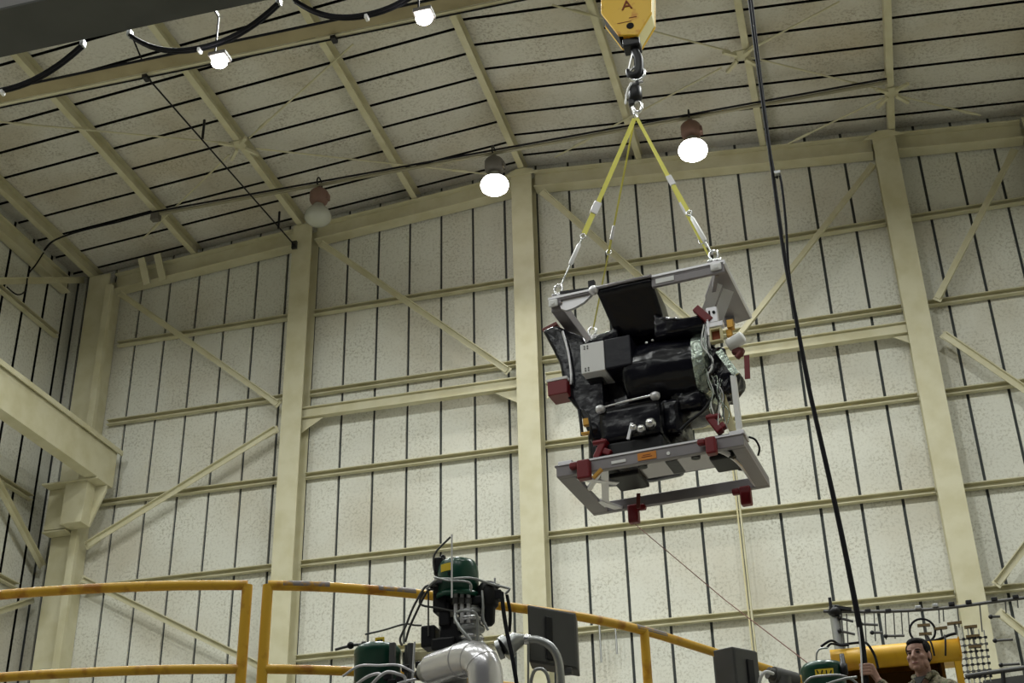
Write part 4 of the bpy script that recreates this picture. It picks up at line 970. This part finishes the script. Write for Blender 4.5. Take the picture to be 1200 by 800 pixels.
tubing('silver_tube', [q2(402,792,-0.12), q2(421,780,-0.14), q2(445,779.5,-0.15), q2(466,779,-0.15), q2(484,787,-0.14), q2(505,799,-0.12), q2(520,812,-0.12)], 0.007, 'bright', t)
tubing('silver_tube', [q2(416,803,-0.15), q2(430,793,-0.17), q2(443,789,-0.17), q2(447,792,-0.17)], 0.009, 'bright', t)
tubing('silver_tube', [q2(432,806,-0.17), q2(444,793,-0.18), q2(455,787,-0.18), q2(468,790,-0.17), q2(474,793,-0.16), q2(476,800,-0.16)], 0.009, 'bright', t)
tubing('silver_tube', [q2(466,801,-0.16), q2(476,798,-0.16), q2(490,795,-0.15)], 0.008, 'bright', t)
for px, py in ((455,793),(470,795),(476,783),(492,779),(460,800)): obj('manifold_block', MB().cbox(q2(px,py,-0.13), (0.035,0.03,0.028)), 'black', t, 0.005)
obj('pale_block', MB().cbox(q2(492,770,0.03), (0.09,0.05,0.04)), 'beige', t, 0.004)

t, c0, s, r_ = small_pump(963, 777, 6.7, 'low pump with green drum and yellow lettered plate, in front of the yellow hood', 25, False)
Y3 = c0.y
def q3(px, py, dy=0.0): return on_y(px, py, Y3 + dy)
obj('name_plate', MB().cbox(q3(966,787,-r_*1.06), (0.088,0.004,0.030)), 'label', motor)
for k in range(4):
    obj('plate_mark', MB().cbox(q3(958+5.2*k,787,-r_*1.06-0.004), (0.006,0.003,0.018), rot=Matrix.Rotation((-0.3,0.3,0.0,0.4)[k],3,'Y')), 'black', motor)
tubing('silver_tube', [q3(942,802,-0.13), q3(950,794,-0.15), q3(966,791.5,-0.16), q3(985,791,-0.15), q3(1000,797,-0.13), q3(1008,805,-0.12)], 0.008, 'galv', t)
tubing('silver_tube', [q3(960,805,-0.16), q3(975,799,-0.17), q3(990,795,-0.16), q3(1004,793,-0.14)], 0.008, 'galv', t)
obj('relief_valve', MB().lathe([(0,0.05),(0.012,0.05),(0.014,0.0),(0.02,0.0),(0.02,-0.05),(0,-0.05)], q3(988,778,-0.06), UP, 12), 'black', t)
tubing('silver_tube', [q3(957,776,0.0), q3(957,766,0.0), q3(961,760,0.0), q3(970,759,0.0)], 0.006, 'galv', t)

t = thing('pipe_union', 'grey pipe fitting with white hose loop at the handrail end, beside the smaller enclosure', 'fitting', tuple(deep(918,815,7.5)))
obj('union', MB().cyl(deep(906,791,7.55), deep(932,798,7.6), 0.05, 16).cyl(deep(900,788,7.54), deep(908,791,7.55), 0.034, 14).cyl(deep(918,815,7.5), deep(918,793,7.55), 0.045, 14), 'enclosure', t)
obj('hose_loop', MB().tube(smooth_path([deep(889,812,7.2), deep(891,795,7.2), deep(897,787,7.2), deep(906,789,7.25)], 4), 0.009, 8), 'white', t)

# ------------------------------------------------------------------ yellow hood behind the person
HY0, HY1, HXL, HXR, HZT = 10.5, 11.4, -0.245, 0.705, 2.795
t = thing('machine_hood', 'yellow machine hood with rounded front edge and open dark inside, behind the person', 'hood', (0.23, 11.0, DECK_Z))
prof = [(HY0+0.03, HZT-0.185)] + [(HY0+0.09-0.095*math.cos(R(a_)), HZT-0.092+0.092*math.sin(R(a_))) for a_ in range(-48, 91, 12)] + [(HY0+0.14, HZT), (HY1, HZT)]
inn = [(HY1, HZT-0.02), (HY0+0.15, HZT-0.02), (HY0+0.075, HZT-0.03), (HY0+0.035, HZT-0.06), (HY0+0.02, HZT-0.11), (HY0+0.045, HZT-0.175)]
canopy = obj('canopy', MB().prism([Vector((HXL, y_, z_)) for y_, z_ in prof + inn], (HXR-HXL, 0, 0)), 'hood', t)
for f_ in canopy.data.polygons: f_.use_smooth = len(f_.vertices) == 4
obj('back_panel', MB().box((HXL, HY1-0.02, DECK_Z), (HXR-0.10, HY1, HZT-0.02)), 'hoodshade', t)  # dark brown puts the shade inside the hood into the panel colour
obj('side_panel', MB().prism([(HXL, HY0+0.03, DECK_Z), (HXL, HY1-0.02, DECK_Z), (HXL, HY1-0.02, HZT-0.02), (HXL, HY0+0.14, HZT-0.02), (HXL, HY0+0.03, HZT-0.15)], (0.02,0,0)), 'hoodshade', t)
obj('side_panel', MB().box((HXR-0.14, HY0+0.30, DECK_Z), (HXR-0.115, HY1-0.02, HZT-0.02)), 'hoodshade', t)
obj('corner_post', MB().box((HXR-0.055, HY0+0.03, DECK_Z), (HXR-0.005, HY0+0.09, HZT-0.17)), 'hood', t, 0.004)
obj('seam_strip', MB().box((HXL+0.25, HY0-0.008, HZT-0.14), (HXL+0.258, HY0+0.0, HZT-0.07)), 'gold', canopy)
ec = MB().box((HXR-0.002, HY0+0.01, HZT-0.16), (HXR+0.01, HY0+0.2, HZT-0.005))
obj('end_cap', ec, 'hood', canopy, 0.004)
t = thing('cable_bundle', 'black cables lying over the top of the yellow hood', 'cable', (0.1, HY0+0.1, HZT))
def hc(px, py, dy=0.0): return on_y(px, py, HY0 + dy)
obj('cable', MB().tube(smooth_path([hc(962,757.5,0.0), hc(970,752,0.0), hc(976,750.5,0.02), hc(984,755,0.06), hc(998,753.5,0.04), hc(1012,752.5,-0.01), hc(1018,756,-0.035), hc(1025,768,-0.035), hc(1029,783,-0.04)], 4), 0.010, 7), 'rubber', t)
obj('cable', MB().tube(smooth_path([hc(969,759,-0.02), hc(974,754,0.0), hc(985,756,0.03), hc(995,755.5,0.03)], 4), 0.009, 7), 'rubber', t)
obj('cable', MB().tube(smooth_path([hc(1086,752,0.05), hc(1100,749,0.05), hc(1112,744,0.05), hc(1120,742,0.05)], 4), 0.011, 7), 'rubber', t)
obj('cable', MB().tube(smooth_path([hc(1107,744,0.02), hc(1108,752,-0.03), hc(1108,768,-0.035)], 4), 0.007, 6), 'rubber', t)
obj('cable', MB().tube(smooth_path([hc(1087,745,0.0), hc(1092,755,-0.03), hc(1095,768,-0.035)], 4), 0.007, 6), 'rubber', t)

# ------------------------------------------------------------------ wire rack between hood and wall
RKY = 13.0
def k_(px, py, dy=0.0): return on_y(px, py, RKY + dy)
t = thing('wire_rack', 'rack of dark rods, clips and hanging wires behind the yellow hood', 'rack', (k_(1080,720).x, RKY, DECK_Z))
rl_ = obj('top_rail', MB().tube(smooth_path([k_(965,716), k_(1010,716.5), k_(1060,715.5), k_(1110,712), k_(1160,705.5), k_(1225,697)], 3), 0.016, 7), 'enclosure', t)
pz = k_(978, 714)
obj('rack_post', MB().cyl((pz.x, RKY+0.06, DECK_Z), (pz.x, RKY+0.06, pz.z+0.05), 0.055, 16), 'galv', t)
obj('rack_post', MB().cyl((k_(1215,700).x, RKY+0.06, DECK_Z), (k_(1215,700).x, RKY+0.06, k_(1215,700).z), 0.04, 12), 'enclosure', t)
obj('post_cap', MB().ball((pz.x, RKY, pz.z-0.02), (0.07,0.06,0.05), 10).cbox((pz.x+0.08, RKY-0.02, pz.z), (0.16,0.03,0.03), rot=Matrix.Rotation(0.25,3,'Y')).cbox((pz.x-0.03, RKY-0.03, pz.z+0.05), (0.03,0.03,0.12)), 'black', t)
for k, px in enumerate((1017, 1041, 1076, 1096, 1115, 1135, 1165, 1190)):
    py = 716.4 - max(0, px-1040)*0.11
    obj('rail_clip', MB().cbox(k_(px, py-0.5), (0.055, 0.05, 0.035)), 'galv' if k in (2, 3) else 'black', rl_, 0.006)
for px, y0_, y1_, dx in ((1013,717,752,2), (1024,717,751,2), (1037,716,749,1.5), (1047,716,748,2), (1056,716,746,2), (1064,715,742,2), (1100,713,730,1), (1105,712,728,1), (1122,711,735,2), (1148,708,740,3), (1178,703,718,1), (1192,701,712,1), (986,718,760,3), (992,719,762,2)):
    obj('hanging_wire', MB().tube([k_(px,y0_), k_(px+dx,y1_)], 0.0065, 5), 'enclosure', t)
for xa, ya, xb, yb in ((1009,731,1029,732), (1038,745,1060,744.5), (984,724,1000,728), (984,739,1002,743), (1161,722.5,1172,722), (1166,750.5,1187,749), (1173,779,1195,777.5), (1022,741,1034,741)):
    cr_ = obj('cross_rod', MB().tube([k_(xa,ya), k_(xb,yb)], 0.012, 6), 'enclosure', t)
    obj('rod_knob', MB().ball(k_(xa,ya), 0.022, 8), 'black', cr_)
for xa, ya, xb, yb in ((1075,733,1090,732), (1077,743,1092,742), (1095,737,1110,735), (1110,731,1127,729), (1130,735,1145,733.5), (1132,746,1148,744.5), (1135,758,1150,757)):
    m_ = (k_(xa,ya) + k_(xb,yb))/2
    bb_ = obj('brown_bracket', MB().bar(k_(xa,ya), k_(xb,yb), 0.04, 0.022), 'brownmetal', t)
    obj('bracket_stem', MB().tube([m_, m_ + Vector((0,0,-0.11))], 0.010, 6), 'enclosure', bb_)
for i in range(6):
    x0_ = 1121 + i*6.4
    obj('lattice_rod', MB().tube([k_(x0_,733+i), k_(x0_+10,812)], 0.006, 5), 'galv', t)
for j in range(8):
    y0_ = 748 + j*7.6; x0_ = 1122 + j*1.0
    rung = obj('lattice_rung', MB().tube([k_(x0_, y0_+1.5), k_(x0_+35, y0_-2)], 0.006, 5), 'enclosure', t)
    for i in range(6): obj('lattice_nut', MB().cbox(k_(x0_+1+i*6.4, y0_+1.4-i*0.6), (0.026,0.026,0.02)), 'enclosure' if j % 2 else 'black', rung)
obj('loop_cable', ring(*k_(1081,739), 0.115, 0.115, 0.011, 24), 'rubber', t)
obj('lower_rail', MB().tube([k_(1131,792), k_(1158,788), k_(1225,779)], 0.022, 8), 'enclosure', t)
obj('lower_panel', MB().prism([k_(1152,797), k_(1225,787), k_(1228,830), k_(1158,840)], (0,0.05,0)), 'enclosure', t)
obj('brace_rod', MB().tube([k_(1175,785), k_(1177,812)], 0.02, 6), 'black', t)

# ------------------------------------------------------------------ pipes on the end wall
for i, (a_, b_) in enumerate((((861.5,575), (880.5,768)), ((865,575), (884.5,768)))):
    pa, pb = on_y(*a_, 19.80), on_y(*b_, 19.80); xm = pa.x
    p = MB().cyl((xm, 19.80, FLOOR_Z), (xm, 19.80, pa.z + 0.7), 0.017 if i else 0.013, 8)
    solo('wall_conduit', p, 'cream' if i else 'beige', ('thin cream conduit running down the end wall below the payload' if i else 'thinner conduit just left of the cream one below the payload'), 'conduit', 'thin conduits on the end wall')
for px, y0_, y1_, nm in ((702,726,776,'longer grey stub pipe on the wall below the handrail, left of the yellow post'), (721,732,766,'shorter grey stub pipe on the wall below the handrail, beside the yellow post')):
    a_, b_ = on_y(px, y0_, 19.82), on_y(px, y1_, 19.82)
    solo('stub_pipe', MB().cyl((a_.x,19.82,b_.z), (a_.x,19.82,a_.z), 0.016, 8), 'galv', nm, 'pipe', 'stub pipes on the end wall')

# ------------------------------------------------------------------ the person
HC = deep(1076.5, 768.5, 9.4)
fw = Vector((-0.40, -0.917, 0)).normalized(); lf = Vector((-fw.y, fw.x, 0))
FEET = Vector((HC.x, HC.y, 0)) - fw*0.035; FEET.z = HC.z - 1.628
dz = DECK_Z - FEET.z
def b_(l, f, z): return FEET + lf*l + fw*f + Vector((0,0,z))
def zz(z): return z     # heights above the soles
def capsule(mb, a, b, ra, rb):
    a, b = Vector(a), Vector(b); n = 6
    mb.tube([a + (b-a)*(i/n) for i in range(n+1)], [ra + (rb-ra)*i/n for i in range(n+1)], 12)
    mb.ball(a, ra, 12); mb.ball(b, rb, 12)
def remesh(name, mb, m, parent, vox, smooth=4):
    o = obj(name, mb, m, parent)
    r_ = o.modifiers.new('merge', 'REMESH'); r_.mode = 'VOXEL'; r_.voxel_size = vox; r_.use_smooth_shade = True
    s_ = o.modifiers.new('soft', 'SMOOTH'); s_.factor = 0.5; s_.iterations = smooth
    return o
person = thing('person', 'person in camouflage jacket gripping the black hanging cable, in front of yellow hood', 'person', (FEET.x, FEET.y, DECK_Z))
hand = deep(1016.5, 789, 9.36)
cab = Vector(on_y(1013.8, 784, PY_))
hand = Vector((cab.x + 0.045, cab.y - 0.005, cab.z - 0.02))
elbow = Vector((hand.x + 0.115, hand.y + 0.03, hand.z - 0.225))
shR, shL = b_(-0.165, 0.0, 1.375), b_(0.165, 0.0, 1.375)
legs = (1.628 - (HC.z - DECK_Z))      # soles meet the deck exactly
foot = lambda l, f=0.0, z=0.0: Vector((*b_(l, f, 0).xy, DECK_Z + z))
body = MB()
capsule(body, b_(0,-0.01,0.98), b_(0,-0.02,1.12), 0.135, 0.125)
capsule(body, b_(-0.06,-0.01,1.25), b_(0.06,-0.01,1.25), 0.125, 0.125)
capsule(body, b_(-0.08,-0.01,1.33), b_(0.08,-0.01,1.33), 0.095, 0.095)
capsule(body, shR, shL, 0.062, 0.062)
capsule(body, b_(0,-0.015,1.40), b_(0,0.0,1.56), 0.062, 0.055)
for s_ in (-1, 1):
    capsule(body, b_(0.09*s_,0,0.95), b_(0.10*s_,0.01,0.50), 0.088, 0.056)
    capsule(body, b_(0.10*s_,0.01,0.50), foot(0.11*s_,-0.01,0.10), 0.056, 0.040)
    capsule(body, foot(0.11*s_,-0.03,0.045), foot(0.12*s_,0.14,0.035), 0.042, 0.033)
# head
def hp(l, f, z): return HC + lf*l + fw*f + Vector((0,0,z))
def hball(mb, l, f, z, rl, rf, rz):
    tmp = MB().ball((0,0,0), 1.0, 18)
    mb.add([hp(l + v.x*rl, f + v.y*rf, z + v.z*rz) for v in tmp.v], tmp.f, 0, True)
hball(body, 0, -0.012, 0.035, 0.076, 0.097, 0.085)
hball(body, 0, 0.018, -0.015, 0.066, 0.070, 0.085)
hball(body, 0, 0.030, -0.055, 0.056, 0.055, 0.060)
hball(body, 0, 0.066, -0.092, 0.024, 0.022, 0.020)
capsule(body, hp(0,0.086,0.012), hp(0,0.105,-0.024), 0.009, 0.0135)
for s_ in (-1, 1):
    hball(body, 0.014*s_, 0.095, -0.030, 0.009, 0.010, 0.008)
    hball(body, 0.030*s_, 0.078, 0.024, 0.026, 0.012, 0.008)
    hball(body, 0.044*s_, 0.058, -0.020, 0.020, 0.022, 0.018)
    hball(body, 0.077*s_, -0.008, -0.008, 0.009, 0.019, 0.031)
    hball(body, 0.050*s_, 0.012, -0.062, 0.019, 0.042, 0.030)
hball(body, 0, 0.082, -0.061, 0.024, 0.012, 0.0065)
hball(body, 0, 0.080, -0.072, 0.020, 0.012, 0.0065)
# arms
wristR = hand + (elbow-hand).normalized()*0.075
capsule(body, shR, elbow, 0.052, 0.043); capsule(body, elbow, wristR, 0.042, 0.027)
elbL, wrL = b_(0.26, -0.03, 1.13), b_(0.27, 0.06, 0.89)
capsule(body, shL, elbL, 0.052, 0.043); capsule(body, elbL, wrL, 0.042, 0.027)
# right hand closed round the cable: palm on the person's side, fingers curl over the front, thumb above from the back
cdir = (on_y(1009,745,PY_) - on_y(1017,830,PY_)).normalized()
rad = Vector((hand.x - cab.x, hand.y - cab.y, 0)).normalized()
tang = cdir.cross(rad).normalized()
def around(th, r_, h): return cab + Vector((0,0,-0.01)) + (rad*math.cos(th) + tang*math.sin(th))*r_ + cdir*h
for h in (-0.030, -0.010, 0.010, 0.030): capsule(body, wristR, around(0.1, 0.046, h*0.95), 0.022, 0.017)
for i, (h, ln) in enumerate(((0.032, 0.95), (0.011, 1.0), (-0.010, 0.95), (-0.030, 0.85))):
    ths = [0.15, -0.75*ln, -1.7*ln, -2.7*ln, -3.5*ln]; rs = [0.044, 0.046, 0.038, 0.034, 0.031]; fr = [0.0105, 0.0105, 0.0095, 0.0085, 0.0075]
    pts = [around(a_, b2, h) for a_, b2 in zip(ths, rs)]
    for j in range(4): capsule(body, pts[j], pts[j+1], fr[j], fr[j+1])
pts = [around(0.5, 0.046, 0.030), around(1.2, 0.046, 0.044), around(2.1, 0.037, 0.048), around(2.9, 0.033, 0.046)]
for j in range(3): capsule(body, pts[j], pts[j+1], (0.013,0.0115,0.010,0.009)[j], (0.0115,0.010,0.009)[j])
# left hand hanging, slightly curled
pd = (wrL - elbL).normalized(); pal = wrL + pd*0.085
capsule(body, wrL, pal, 0.026, 0.030)
for i, (dl, ln) in enumerate(((0.026,0.95),(0.009,1.05),(-0.009,1.0),(-0.026,0.8))):
    a0 = pal + fw*dl; a1 = a0 + pd*0.038*ln - lf*0.004; a2 = a1 + pd*0.026*ln - lf*0.013; a3 = a2 + pd*0.016*ln - lf*0.016
    for p0, p1, r0, r1 in ((a0,a1,0.010,0.0095),(a1,a2,0.0095,0.0085),(a2,a3,0.0085,0.0075)): capsule(body, p0, p1, r0, r1)
a0 = wrL + pd*0.025 + fw*0.024; a1 = a0 + pd*0.035 + fw*0.022 - lf*0.01; a2 = a1 + pd*0.03 + fw*0.004 - lf*0.008
capsule(body, a0, a1, 0.012, 0.0105); capsule(body, a1, a2, 0.0105, 0.009)
body_ = remesh('body', body, 'skin', person, 0.0042, 3)
hair = MB()
hball(hair, 0, -0.024, 0.058, 0.081, 0.092, 0.074)
hball(hair, 0, 0.030, 0.088, 0.062, 0.050, 0.034)
hball(hair, 0, -0.050, 0.010, 0.076, 0.066, 0.070)
for s_ in (-1, 1): hball(hair, 0.064*s_, 0.005, 0.045, 0.016, 0.040, 0.042)
remesh('hair', hair, 'hair', person, 0.006, 2)
ey = MB(); bw = MB()
for s_ in (-1, 1):
    hball(ey, 0.030*s_, 0.0805, 0.008, 0.0135, 0.010, 0.0055)
    tmp = MB().ball((0,0,0), 1.0, 10)
    bw.add([hp(0.032*s_ + v.x*0.020, 0.088 + v.y*0.006 - abs(v.x)*0.004, 0.0265 + v.z*0.0045 - v.x*s_*0.002) for v in tmp.v], tmp.f, 0, True)
obj('eyes', ey, 'eye', body_); obj('eyebrows', bw, 'hair', body_)
lp = MB(); hball(lp, 0, 0.0865, -0.0645, 0.022, 0.0085, 0.0065); obj('lips', lp, 'lips', body_)
# clothes
jk = MB()
capsule(jk, b_(0,-0.01,0.88), b_(0,-0.02,1.12), 0.168, 0.152)
capsule(jk, b_(-0.07,-0.01,1.25), b_(0.07,-0.01,1.25), 0.145, 0.145)
capsule(jk, b_(-0.09,-0.01,1.32), b_(0.09,-0.01,1.32), 0.112, 0.112)
capsule(jk, b_(-0.05,-0.03,1.44), b_(-0.15,-0.01,1.38), 0.06, 0.07)
capsule(jk, b_(0.05,-0.03,1.44), b_(0.15,-0.01,1.38), 0.06, 0.07)
capsule(jk, shR, shL, 0.072, 0.072)
capsule(jk, b_(-0.05,-0.035,1.485), b_(0.05,-0.035,1.485), 0.05, 0.05)
capsule(jk, shR, elbow, 0.068, 0.060); capsule(jk, elbow, wristR + (elbow-wristR).normalized()*0.03, 0.060, 0.042)
capsule(jk, shL, elbL, 0.068, 0.060); capsule(jk, elbL, wrL + (elbL-wrL).normalized()*0.03, 0.060, 0.042)
o = remesh('jacket', jk, 'camo', person, 0.012, 2)
col = []
for k in range(15):
    th = R(-150 + k*300/14) ; col.append(b_(0.072*math.sin(th), -0.008 - 0.066*math.cos(th)*1.0, 1.515 - 0.03*(1-math.cos(th))*0.5 - (0.03 if k in (0, 14) else 0)))
obj('collar', MB().tube(col, 0.020, 8), 'camo', o)
obj('undershirt', MB().prism([b_(-0.045,0.075,1.475), b_(0.045,0.075,1.475), b_(0.0,0.118,1.40)], fw*0.012), 'shirt', o)
tr = MB()
for s_ in (-1, 1):
    capsule(tr, b_(0.09*s_,0,0.94), b_(0.10*s_,0.01,0.50), 0.108, 0.082); capsule(tr, b_(0.10*s_,0.01,0.50), foot(0.11*s_,-0.01,0.20), 0.082, 0.068)
remesh('trousers', tr, 'camo', person, 0.014, 2)
bt = MB()
for s_ in (-1, 1):
    capsule(bt, foot(0.11*s_,-0.01,0.22), foot(0.11*s_,-0.01,0.07), 0.058, 0.058); capsule(bt, foot(0.11*s_,-0.04,0.058), foot(0.125*s_,0.16,0.048), 0.055, 0.045)
    bt.box(tuple(foot(0.115*s_,0.05) - Vector((0.06,0.13,0))), tuple(foot(0.115*s_,0.05) + Vector((0.06,0.13,0.03))))
remesh('boots', bt, 'boot', person, 0.012, 1)

# ------------------------------------------------------------------ light: unseen hall lights added out of the frame, placed to grade the wall
for y_, pw_ in ((12.3, HALL_W), (4.0, BACK_W), (-3.0, BACK_W)):
    for x_ in (-11.0, -7.7, -4.4, -1.1, 2.2):
        L = bpy.data.lights.new('added_hall_light', 'AREA'); L.shape = 'DISK'; L.size = 0.45; L.energy = pw_*(1.1 if x_ < -7 else 1.0); L.color = (0.97, 1.0, 0.96)
        lo = bpy.data.objects.new('added_hall_light', L); C.objects.link(lo); lo.location = (x_, min(y_, 11.3) if x_ < -7 else y_, 12.42)
wd = bpy.data.worlds.new('hall_air'); bpy.context.scene.world = wd; wd.use_nodes = True
wd.node_tree.nodes['Background'].inputs['Color'].default_value = (0.95, 0.95, 1.0, 1); wd.node_tree.nodes['Background'].inputs['Strength'].default_value = 0.05

# ------------------------------------------------------------------ camera
cam = bpy.data.cameras.new('camera'); co = bpy.data.objects.new('camera', cam); C.objects.link(co)
cam.sensor_width = 36; cam.lens = 36*F_PX/1200; cam.clip_end = 200
m3 = Matrix((RIGHT, -DOWN, -FWD)).transposed()
co.matrix_world = m3.to_4x4()
sc = bpy.context.scene; sc.camera = co
# lift everything so that the floor is at height zero
bpy.context.view_layer.update()
for o in list(C.objects):
    if o.parent is None: o.location.z += EYE
sc.view_settings.view_transform = 'Standard'; sc.view_settings.look = 'None'; sc.view_settings.gamma = 1.0; sc.view_settings.use_curve_mapping = False
sc.view_settings.exposure = EXPOSURE
